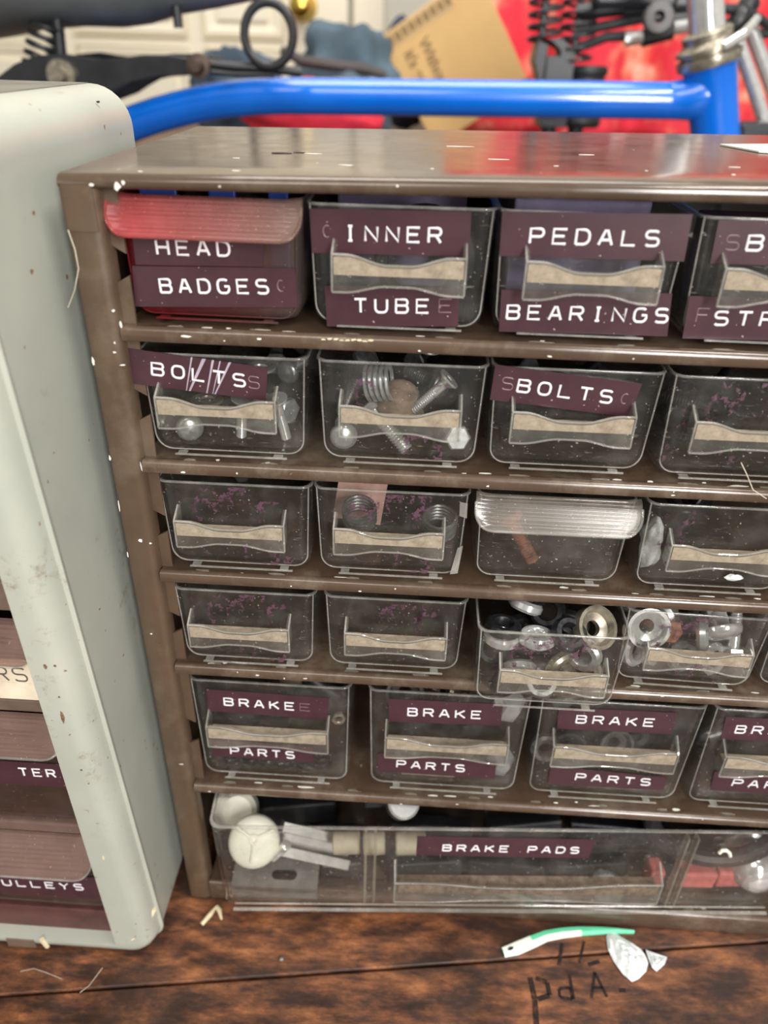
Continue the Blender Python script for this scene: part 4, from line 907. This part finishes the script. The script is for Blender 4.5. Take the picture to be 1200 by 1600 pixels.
# ------------------------------------------------------------------ grey cabinet on the left
def seamY(z): return -36.0-.0551*z
def grey():
    root = thing('storage_cabinet', 'pale grey plastic drawer cabinet with rounded corners, stained front frame', 'cabinet', (-170, 20, TZ))
    ox, oy, oz = -170, 20, TZ
    def P(x, y, z): return (x-ox, y-oy, z-oz)
    XL, XR, ZB, ZT = -330, -6, TZ+.3, 58.3
    def lp(ins, yf, r=13.0, k=8): return [P(x, yf(z), z) for x, z in rrect(XL+ins, XR-ins, ZB+ins, ZT-ins, max(1, r-ins), k)]
    mb = MB()
    mb.loops([lp(6, lambda z: 83), lp(2, lambda z: 82.5), lp(0, lambda z: 81), lp(0, seamY), lp(3, seamY), lp(3, lambda z: 78)], 0, True, True, True)
    mb.build('shell', GREY, root, ang=45)
    def inner(yf):
        pts = []
        for x, z in rrect(XL+14, XR-14, ZB+9.5, ZT-12, 3, 8):
            if x > -100: x = -18.0+(z+53)*.028 if z < 0 else -18+53*.028
            pts.append(P(x, yf(z), z))
        return pts
    mb = MB()
    lo = [lp(.2, lambda z: seamY(z)+2), lp(-.9, lambda z: seamY(z)+.5), lp(-.9, lambda z: seamY(z)-.6), lp(.35, lambda z: seamY(z)-1.1), lp(.9, lambda z: seamY(z)-4), lp(2.2, lambda z: seamY(z)-7), lp(4.5, lambda z: seamY(z)-9.2), lp(7.5, lambda z: seamY(z)-10)]
    inn = [inner(lambda z: seamY(z)-9.9), inner(lambda z: seamY(z)-9.0), inner(lambda z: seamY(z)+12)]
    mb.loops(lo+inn, 0)
    for x, z, a, b, mi in ((-13.2, -12, 1.0, 2.2, 2), (-10.2, -41, .5, 1.2, 2), (-9.6, -47, .3, 1.0, 2), (-14.5, -212, 1.0, 2.0, 1), (-16, -168, .6, .4, 3), (-10.5, -178, .6, .6, 3)):
        pass
    # torn pale chip near the foot and rust marks, lying on the rounded edge
    def onface(x, z): return seamY(z)-(10.0 if x < -13.5 else 10.0-((x+13.5)/7.0)**2*7.5)
    for x, z, a, b, mi in ((-12.5, -12.5, .9, 2.0, 2), (-10.5, -45, .35, 1.1, 2), (-10.0, -50, .3, .9, 2), (-16.2, -206, .7, 1.5, 1), (-13.5, -150, .5, .5, 3), (-12.5, -158, .3, .3, 3), (-14.2, -98, .5, 1.6, 3), (-11.5, -98, .7, .5, 3), (-14, -122, .8, 3.0, 3), (-13, -112, .4, .4, 3)):
        chip(mb, x, onface(x, z)-.05, z, a, b, mi, 4)
    mb.v[-0:] = mb.v[-0:]
    # chips above were given in world mm: shift them to local
    nl = sum(len(l) for l in lo+inn)
    mb.v = mb.v[:nl]+[P(*p) for p in mb.v[nl:]]
    n2 = len(mb.v)
    mb.tube([P(-6.6, seamY(-262)-2.2, -258), P(-9, seamY(-265)-5.5, -264), P(-12, seamY(-268)-8.6, -268), P(-16, seamY(-270)-10.2, -271)], [1.3, .9, .8, .3], 6, 1)
    mb.tube([P(-58, seamY(-278)-10.0, -276.5), P(-57, seamY(-282)-9.9, -283)], [1.2, 1.0], 6, 1)
    mb.build('front_frame', [GREYF, CREAM, RUSTRED, simple('brown_stain', lin(126, 100, 74), .7, var=.3, scale=800)], root, ang=50)
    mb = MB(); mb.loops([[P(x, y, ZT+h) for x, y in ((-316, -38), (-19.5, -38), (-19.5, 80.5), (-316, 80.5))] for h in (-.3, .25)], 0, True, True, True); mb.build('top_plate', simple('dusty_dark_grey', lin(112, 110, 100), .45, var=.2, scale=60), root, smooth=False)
    mb = MB(); mb.box(*[v for v in (XL+4-ox, XR-3.2-ox)], 60-oy, 62-oy, ZB+4-oz, ZT-4-oz); mb.build('back_panel', DARKIN, root, smooth=False)
    for z0, z1, mt in ((-90, -78, TAUPE), (-137, -131, TAUPE), (-207, -201, ROSELIP), (-284, -262.5, MAROONP), (-43, -34, TAUPE), (0, 8, TAUPE)):
        mb = MB(); mb.box(XL+12-ox, -21-ox, -24.5-oy, 60-oy, z0-oz, z1-oz); mb.build('shelf', mt, root, smooth=False, bevel=.8)
    mb = MB()
    for w_ in (-112, -204): mb.box(w_-ox-1, w_-ox+1, -22-oy, 60-oy, ZB+10-oz, ZT-14-oz)
    mb.build('divider', TAUPE, root, smooth=False)
    mb = MB(); mb.box(-75-ox, -62-ox, seamY(-280)-10.6-oy, seamY(-280)-9.4-oy, -283.5-oz, -277.5-oz); mb.build('maker_plate', TAUPE, root, smooth=False, bevel=.3)
    return root
grey()
def greydrawer(z0, H, label, lipz, cx, lmat=ROSELIP):
    W = 84.0; yf = -24.5
    root = thing('storage_bin', label, 'storage bin', (cx, yf, z0), 0, 'drawers of the grey cabinet')
    bin_mesh(W, H, 84).build('tray', SMOKE, root, ang=40)
    lip_mesh(W+2.6, H, lipz, 9.0, 7, 8.0).build('pull_flap', [lmat, EDGELIT], root, ang=60)
    return root
g1 = greydrawer(-130.6, 36.5, 'drawer in the grey cabinet with a cream paper label pencilled ERS', 12, -64.2)
mb = MB(); mb.box(-40, 41.5, -.5, -.1, 1, 19.5); mb.box(-40, 41.5, -.7, -.4, .8, 9.0); pl = mb.build('paper_label', PAPER, g1, smooth=False)
lt = MB()
for i, c in enumerate('ERS'): strokes(lt, c, lambda u, v: Vector((14+i*6.8+u*4.6, -.75, 9.8+v*6.0)), .28)
lt.build('pencil_lettering', INK, pl)
g2 = greydrawer(-200.6, 62.0, 'drawer in the grey cabinet whose maroon tape ends in TER', 12.5, -65.2)
put_tape(g2, [(-106, -164.5), (-24.4, -164), (-24.4, -177), (-106, -178)], [('TER', -46.5, -32.6, 1.2, 0)], -65.2, -200.6, ch=4.0)
g3 = greydrawer(-262.2, 54.0, 'lowest drawer in the grey cabinet taped PULLEYS', 16, -67.8)
put_tape(g3, [(-108, -236.5), (-27, -236), (-27, -252), (-108, -253)], [('PULLEYS', -77.5, -35.5, .6, 0)], -67.8, -262.2, ch=4.0)

# ------------------------------------------------------------------ small litter
def litter():
    m = MB(); cl = [(152.0, -16.8), (158, -14.6), (166, -10.8), (173, -7.6), (181, -5.6), (190, -4.2), (199, -3.4), (207, -3.0), (215.5, -3.0)]
    wd = [2.2, 3.0, 2.9, 2.5, 2.4, 2.1, 1.6, 1.1, .5]; A, B = [], []
    for i, ((x, y), w_) in enumerate(zip(cl, wd)):
        t = Vector((cl[min(i+1, 8)][0]-cl[max(i-1, 0)][0], cl[min(i+1, 8)][1]-cl[max(i-1, 0)][1], 0)).normalized(); n = Vector((-t.y, t.x, 0))
        A.append([Vector((x, y, 0))+n*w_, Vector((x, y, 0))-n*w_, Vector((x, y, 1.5))-n*w_*.8, Vector((x, y, 1.9))-n*w_*.1, Vector((x, y, 1.8))+n*w_*.7])
    m.loops(A, 0, True, True, True); m.v = [(x-152, y+17, z) for x, y, z in m.v]
    for k in range(len(m.f)-2):
        seg, side = divmod(k, 5); m.m[k] = 1 if seg < 2 or (seg < 5 and side in (0, 1, 2)) else 0
    o = m.build('plastic_pick', [simple('mint_green_plastic', lin(98, 206, 160), .4, var=.06), simple('pick_white', lin(226, 230, 218), .4, var=.04)], ang=60); o.location = Vector((152, -17, TZ+.2))*S; tag(o, 'green and white plastic pick lying on the table before the bottom drawer', 'plastic pick')
    e = MB(); e.lathe([(0, 2.05), (1.2, 2.05), (1.2, 2.2), (0, 2.2)], Matrix.Translation((3.5, 1.3, 0))@Matrix.Rotation(R(25), 4, 'Z')@Matrix.Diagonal((1.3, .6, 1, 1)), 14); e.build('eyelet', RUBBER, o)
    # crumpled wrapper: ragged folded sheet
    rr = random.Random(5)
    out = [(203, -3.6), (206, -3.4), (209, -5.5), (213, -8), (217, -11.5), (218.5, -14), (219, -17), (217, -21), (213, -24.5), (209.5, -26), (206, -23), (203, -18), (201.3, -12), (201.8, -6)]
    def sheet(out, c, name, hz, seed):
        mb = MB(); K = 7; rings = []
        for k in range(K+1):
            s_ = 1-k/K*.97; rings.append([Vector((c[0]+(x-c[0])*s_, c[1]+(y-c[1])*s_, .5+hz*(1-s_**1.5)*(1+.5*mnoise.noise(Vector((x*.35+seed, y*.35, k)))) + 1.1*mnoise.noise(Vector((x*.5+k*.8, y*.5+seed, k*.6))))) for x, y in out])
        rings = [[Vector((p.x, p.y, max(.12, p.z))) for p in r_] for r_ in rings]
        mb.loops(rings, 0, True, False, True)
        bt = [[Vector((p.x, p.y, max(0, p.z-.12))) for p in rings[0]], [Vector((c[0]+(p.x-c[0])*.1, c[1]+(p.y-c[1])*.1, .05)) for p in rings[0]]]
        mb.loops([rings[0]]+bt, 0, True, False, True)
        mb.v = [(x-c[0], y-c[1], z) for x, y, z in mb.v]
        return mb, c
    mb, c = sheet(out, (210, -14), 'w', 2.6, 1); o = mb.build('foil_wrapper', FOIL, ang=20); o.location = Vector((c[0], c[1], TZ+.2))*S; tag(o, 'crumpled pale foil wrapper on the table by the green pick', 'wrapper')
    mb, c = sheet([(219.2, -11), (224, -12.5), (228.6, -13.6), (226.5, -17), (222, -20.5), (220, -19), (219.6, -15)], (223, -15.5), 'w', 1.2, 4); o2 = mb.build('torn_corner', FOIL, o, ang=20); o2.location = Vector((c[0]-210, c[1]+14, 0))*S
    crumple('metal_speck', ALU, 1.3, 1.0, 1.0, 12, 'tiny grey metal speck on the table boards in front of the bottom drawer', 'speck', (50, -27, TZ+.9), sub=2)
    for pts, lab in (([(9.5, -13.5, .8), (12.5, -9, 1.6), (14.0, -5.0, 1.0)], 'left torn white paper shred at the foot of the brown cabinet'), ([(14.4, -4.6, 1.0), (16.4, -6.5, 1.2), (18.3, -10.5, .8)], 'right torn white paper shred at the foot of the brown cabinet')):
        m = MB(); m.tube([Vector(p)+Vector((0, 0, TZ)) for p in pts], [1.0, 1.2, .5], 7); o = m.build('paper_shred', CREAM); tag(o, lab, 'paper shred', 'paper shreds')
    m = MB(); out = [(204, 97), (207, 86), (210, 75), (214, 72.5), (222, 73.5), (236, 78), (238, 100), (222, 101)]
    m.loops([[Vector((x, y, topz(x)+(backz(x)-topz(x))*(y-3)/(CD-3)+h)) for x, y in out] for h in (.1, .6)], 0, True, True, True)
    o = m.build('torn_paper', simple('white_torn_paper', lin(232, 228, 218), .6, var=.05), smooth=False); tag(o, 'torn white paper on the top of the brown cabinet at the right', 'paper')
    for pts, lab in (([(1.2, -1.2, 27), (2.6, -2.2, 22), (2.9, -2.8, 17), (.8, -3.2, 11), (-2.0, -3.4, 6)], 'pale loose fibre hanging at the top left corner of the brown cabinet'),
                     ([(199, -1.8, -34), (201, -3, -37), (204, -4, -42), (209, -4, -45)], 'pale hair stuck under the handle of the glue smeared drawer')):
        m = MB(); m.tube(pts, .16, 5); o = m.build('fibre', HAIRM); tag(o, lab, 'fibre')
    for pts in ([(-66, -40, .3), (-60, -39, 1.5), (-54, -40, .8), (-46, -42, .3)], [(-30, -36, .3), (-33, -44, .6), (-36, -47, .3)]):
        m = MB(); m.tube([Vector(p)+Vector((0, 0, TZ)) for p in pts], .14, 5); o = m.build('fibre', HAIRM); tag(o, 'pale hair lying on the table boards before the grey cabinet', 'fibre', 'hairs on the table')
litter()

# ------------------------------------------------------------------ blue bicycle behind
def coil(mb, p0, p1, r, wr, turns, mi=0):
    p0, p1 = Vector(p0), Vector(p1); t = (p1-p0).normalized(); u = t.orthogonal().normalized(); b = t.cross(u); n = int(turns*14)
    mb.tube([p0.lerp(p1, i/n)+(u*math.cos(2*math.pi*i/14)+b*math.sin(2*math.pi*i/14))*r for i in range(n+1)], wr, 7, mi)
def bicycle():
    root = thing('bicycle', 'bright blue bicycle frame with sprung black saddle behind the brown cabinet', 'bicycle', (50, 480, -1040))
    ox, oy, oz = 50, 480, -1040
    def P(*p): return Vector((p[0]-ox, p[1]-oy, p[2]-oz))
    def T(name, pts, r, mat, par=root, seg=20, **k):
        m = MB(); m.tube([P(*p) for p in pts], r, seg, **k); return m.build(name, mat, par, ang=60)
    top = [(-200, 480, -12), (-180.6, 480, -3), (-161, 480, 5), (-142.8, 480, 11.6), (-124, 480, 17.5), (-106.7, 480, 22), (-87, 480, 26.5), (-69, 480, 29.5), (-42.6, 480, 32.4), (-16.5, 480, 33.8), (61, 480, 35.2), (183.6, 480, 37.3), (300, 480, 39.2)]
    T('top_tube', top, 13.3, BLUE, seg=28)
    T('head_tube', [(311.5, 480, 66), (313.5, 480, 60), (321, 480, 38), (331, 480, 8), (345, 480, -40)], [21, 19.5, 18.5, 18.5, 19], BLUE, seg=32)
    T('head_gusset', [(285, 480, 39.0), (297, 480, 40), (306, 480, 42), (316, 480, 46)], [13.2, 14.6, 18.0, 17.5], BLUE, seg=28)
    T('down_tube', [(335, 480, -12), (220, 480, -150), (0, 480, -480)], 15, BLUE)
    T('seat_tube', [(-210, 480, 0), (-175, 480, -140), (-60, 480, -520)], 14, BLUE)
    m = MB(); ax = (Vector((331, 480, 8))-Vector((313.5, 480, 60))).normalized()
    q = (-ax).to_track_quat('Z', 'Y').to_matrix().to_4x4()
    m.lathe([(18, -3), (23, -2), (24, 1), (23.5, 5), (20.5, 6), (20.5, 7.5), (23.5, 8.2), (23.5, 11), (19.5, 13), (18, 14.5), (18.5, 20), (16, 22), (12, 22)], Matrix.Translation(P(311.5, 480, 66))@q, 28); m.build('headset', NICKEL, root, ang=40)
    T('stem_quill', [(306, 480, 82), (298, 480, 108), (285, 480, 150)], 13.0, CHROME, seg=24)
    m = MB(); m.tube([P(312, 458, 76), P(326, 462, 84), P(336, 478, 90), P(343, 490, 95)], [3.5, 3.8, 3.5, 3.2], 10); m.build('brake_lever_link', CHROME, root)
    for pts, r in (([(330, 505, 92), (346, 505, 68), (376, 505, 22), (395, 505, -10)], 5.2), ([(340, 520, 104), (353, 520, 86), (385, 520, 40), (410, 520, 0)], 5.4)):
        T('brake_rod', pts, r, CHROME)
    for p in ((341, 514, 102), (334, 505, 93)):
        m = MB(); m.lathe([(0, -8), (6.5, -8), (8, -4), (8, 6), (6, 9), (0, 9)], Matrix.Translation(P(*p))@Matrix.Rotation(R(28), 4, 'Y'), 16); m.build('rod_joint', BLACKP, root)
    T('brake_cable', [(296, 500, 100), (318, 500, 101), (338, 505, 101), (360, 512, 92), (395, 520, 94)], 3.6, RUBBER)
    T('brake_cable', [(308, 520, 96), (330, 520, 92), (360, 520, 86), (400, 520, 88)], 3.4, RUBBER)
    m = MB(); m.box(*[v for v in (345-ox, 372-ox)], -6, 20, -6-oz, 26-oz); m.build('lamp_bracket', BLACKP, root, smooth=False, bevel=4)
    # saddle : lofted vinyl top, nose to the right
    sec = [(-262, 92, 62, 26), (-240, 96, 66, 30), (-205, 100, 64, 27), (-170, 101, 56, 25), (-140, 101, 46, 25), (-118, 102, 38, 23), (-95, 103, 30, 17), (-65, 104, 24, 13), (-40, 105, 20, 9), (-28, 104, 14, 6)]
    m = MB(); lo = []
    for x, zc, hw, hh in sec:
        l = []
        for i in range(20):
            a = 2*math.pi*i/20; l.append(P(x, 470+hw*math.cos(a), zc+(hh*1.15 if math.sin(a) > 0 else hh*.95)*math.sin(a)*(1 if abs(math.cos(a)) < .9 else .7)))
        lo.append(l)
    m.loops(lo, 0, True, True, True); sd = m.build('saddle', SADDLE, root, ang=70)
    m = MB(); coil(m, P(-186, 440, 82), P(-203, 440, 44), 10, 2.0, 6.2); m.build('saddle_spring', BLACKP, sd)
    T('spring_post', [(-179, 440, 86), (-182, 440, 50)], 4.6, BLACKP, sd)
    m = MB()
    outl = [(-250, 30), (-237, 38), (-213, 52), (-196, 58), (-176, 60), (-160, 58), (-148, 57), (-132, 58), (-115, 60.5), (-95, 61), (-74, 59), (-72, 49), (-90, 47.5), (-106, 46.5), (-128, 42), (-140, 36), (-149, 31), (-170, 24), (-210, 22), (-250, 22)]
    m.poly([P(x, 428, z) for x, z in outl], (0, 5, 0)); m.poly([P(x, 505, z) for x, z in outl], (0, 5, 0)); m.build('saddle_bracket', BLACKP, sd, bevel=1)
    for x, z, r, mt in ((-177, 46, 10.5, NICKEL), (-73, 54.5, 8.5, simple('brown_steel', lin(92, 78, 70), .45, .6))):
        m = MB(); m.lathe([(0, 12), (r*.45, 12), (r*.6, 7), (r*.62, 5), (r, 4.5), (r, -2), (0, -2)], Matrix.Translation(P(x, 428, z))@Matrix.Rotation(R(90), 4, 'X'), 20); m.build('clamp_bolt', mt, sd, ang=40)
    m = MB(); m.tube([P(-22.5+18*math.cos(t), 440+3*math.sin(t), 75.5+20*math.sin(t)) for t in [2*math.pi*i/40 for i in range(40)]], 3.4, 10, 0, True, True); m.build('nose_loop', BLACKP, sd)
    T('nose_rail', [(-75, 434, 57), (-55, 438, 55), (-28, 442, 54), (0, 446, 52)], 3.2, BLACKP, sd, 10); T('nose_rail', [(-75, 434, 52), (-52, 440, 50), (-20, 444, 50)], 2.4, BLACKP, sd, 10)
    T('under_tab', [(-92, 450, 92), (-92, 450, 78)], 3.6, BLACKP, sd, 8)
    T('rear_rail', [(-270, 440, 74), (-240, 440, 80), (-215, 440, 80), (-190, 440, 84)], 2.6, BLACKP, sd, 8)
    T('seat_post', [(-178, 470, 55), (-195, 470, 0)], 10, CHROME, sd)
bicycle()

# second saddle standing behind
def spare_saddle():
    root = thing('spare_saddle', 'black sprung saddle frame with coil springs in front of the red cloth', 'saddle', (235, 620, -45))
    def P(*p): return Vector((p[0]-235, p[1]-620, p[2]+45))
    for x, y in ((197, 612), (228, 612)):
        m = MB(); coil(m, P(x, y, 118), P(x+(3 if x < 210 else 1), y, 62 if x > 210 else 76), 15, 1.7, 6 if x > 210 else 4.5); m.build('coil_spring', BLACKP, root)
        m = MB(); m.tube([P(x, y, 130), P(x, y, 66)], 3.4, 10); m.build('spring_post', BLACKP, root)
    m = MB(); m.loops([[P(x+dx, y, z) for dx, y, z in ((0, 600, 0), (0, 640, 0))] + [P(x+dx, y, z) for dx, y, z in ((0, 640, 0),)] for x in ()] or [[P(191, 600, 62), P(191, 640, 62), P(201, 640, 36), P(201, 600, 36)], [P(193, 600, 78), P(193, 640, 78), P(203, 640, 78), P(203, 600, 78)], [P(214, 600, 80), P(214, 640, 80), P(214, 640, 70), P(214, 600, 70)], [P(226, 600, 72), P(226, 640, 72), P(226, 640, 30), P(226, 600, 30)]], 0, True, True, True)
    m.box(*[P(202, 0, 0).x, P(228, 0, 0).x], -22, 22, P(0, 0, 8).z, P(0, 0, 66).z); m.build('clamp_block', BLACKP, root, smooth=False, bevel=3)
    m = MB(); pr = []
    for k in range(5): z = 8+k*10.5; pr += [(17.5, z), (19.5, z+3), (19.5, z+6.5), (17.5, z+9)]
    m.lathe(pr, Matrix.Translation(P(243, 618, 0)), 22); m.build('bellows', RUBBER, root, ang=50)
    for x in (214, 240):
        m = MB(); m.tube([P(x, 618, 20), P(x, 618, -44)], 7.5, 12); m.build('leg', BLACKP, root)
    def T(name, pts, r, mt=BLACKP):
        m = MB(); m.tube([P(*p) for p in pts], r, 10); m.build(name, mt, root)
    T('rail', [(225, 612, 84), (250, 606, 90), (285, 604, 97), (330, 604, 100)], 4.2); T('rail', [(228, 612, 72), (255, 606, 82), (290, 604, 84), (330, 604, 92)], 4.2)
    T('rail', [(226, 612, 100), (260, 606, 104), (320, 604, 110)], 7.0); T('rail', [(190, 600, 46), (182, 596, 44)], 3)
    m = MB(); m.box(P(236, 0, 0).x, P(310, 0, 0).x, -26, 10, P(0, 0, 103).z, P(0, 0, 128).z); m.build('seat_pan', BLACKP, root, smooth=False, bevel=5)
    m = MB(); m.lathe([(5, -5), (12, -5), (14, 0), (12, 5), (5, 5), (5, -5)], Matrix.Translation(P(294.5, 596, 97))@Matrix.Rotation(R(80), 4, 'X'), 24); m.f = [f for f in m.f if len(f) == 4]; m.m = m.m[:len(m.f)]; m.build('grommet', simple('grey_rubber', lin(96, 94, 94), .4), root)
    for x0, z0, x1, z1 in ((269, 80, 284, 82), (310, 90, 325, 92)):
        T('ferrule', [(x0, 598, z0), (x1, 598, z1)], 5.6, CHROME)
    T('cable_sleeve', [(284, 600, 81), (310, 600, 88)], 7, RUBBER)
spare_saddle()

# ------------------------------------------------------------------ soft things and the box
crumple('denim_jacket', CLOTHB, 66, 44, 66, 2, 'heap of faded blue grey denim clothing beside the cardboard box', 'clothing', (-8, 866, 32), amp=.3, sub=4)
crumple('denim_sleeve', CLOTHB, 40, 26, 44, 9, 'grey blue folded garment at the right of the denim heap', 'clothing', (14, 792, 2), amp=.3, sub=4)
crumple('denim_trousers', simple('dark_denim', lin(62, 80, 96), .9, var=.3, scale=14), 60, 40, 56, 14, 'dark blue garment seen through the saddle nose loop', 'clothing', (-140, 846, 12), amp=.3, sub=4)
crumple('navy_garment', CLOTHN, 48, 40, 68, 21, 'navy cloth bunched behind the left corner of the cardboard box', 'clothing', (58, 1085, 36), amp=.25, sub=4)
crumple('red_garment', CLOTHR, 84, 28, 36, 31, 'plain bright red cloth lying in front of the denim', 'clothing', (-36, 742, 0), amp=.22, sub=4)
m = MB(); m.tube([(-75, 800, 62), (-50, 795, 52), (-20, 795, 49), (20, 800, 46), (45, 806, 40)], [5, 6, 6, 6, 5], 8); tag(m.build('belt_strap', BELTM), 'dark brown strap lying over the denim above the red cloth', 'strap')
def card():
    root = thing('cardboard_box', 'brown cardboard box tilted on its corner with blurred printed words', 'box', (30.5, 900, 76.7))
    root.rotation_euler = (0, -math.atan2(.538, .843), 0)      # local x runs up the top edge, local -z down the left edge
    m = MB(); m.box(0, 138, 0, 95, -143, 0); m.build('carton', CARD, root, smooth=False, bevel=1.2)
    m = MB(); m.box(0, 96, -.5, -.1, -19, -2); tp = m.build('packing_tape', CARDTAPE, root, smooth=False)
    m = MB()
    for k in range(9): m.box(8+k*10, 15+k*10, -.8, -.5, -15, -5)
    m.build('tape_print', CARDINK, tp, smooth=False)
    dg = bpy.context.evaluated_depsgraph_get
    for j, (txt, x, z) in enumerate((('Without you', 40, -28), ("it's empty", 18, -30))):
        cu = bpy.data.curves.new('txt', 'FONT'); cu.body = txt; cu.size = 19*S; cu.extrude = .15*S; cu.space_character = .95; cu.offset = .5*S
        t = bpy.data.objects.new('txt', cu); COL.objects.link(t); bpy.context.view_layer.update()
        me = bpy.data.meshes.new_from_object(t.evaluated_get(dg())); bpy.data.objects.remove(t)
        me.materials.clear(); me.materials.append(CARDINK)
        o = bpy.data.objects.new('printed_words', me); COL.objects.link(o); o.parent = root
        o.location = Vector((x, -.3, z))*S
        o.rotation_euler = Matrix(((0, 1, 0), (0, 0, -1), (-1, 0, 0))).to_euler()   # text runs down the face, letter tops towards +x
card()
def redcloth():
    m = MB(); N, K = 64, 26; F = []
    for i in range(N+1):
        x = 120+560*i/N; col = []
        for k in range(K+1):
            s_ = k/K; z = -44+440*s_
            y = 1075+26*math.sin(x*.035+s_*1.2)+12*math.sin(x*.081+2*s_)+40*s_*s_
            if s_ > .86: y += 150*(s_-.86)**1.0*4; z = -44+440*.86+ (s_-.86)*60
            col.append((x, y, z))
        F.append(col)
    m.loops(F, 0, False)
    o = m.build('printed_cloth', REDPRINT, ang=80); sol = o.modifiers.new('thick', 'SOLIDIFY'); sol.thickness = 2*S; sol.offset = 1
    tag(o, 'red cloth with faded orange floral print behind the bicycle', 'cloth')
redcloth()
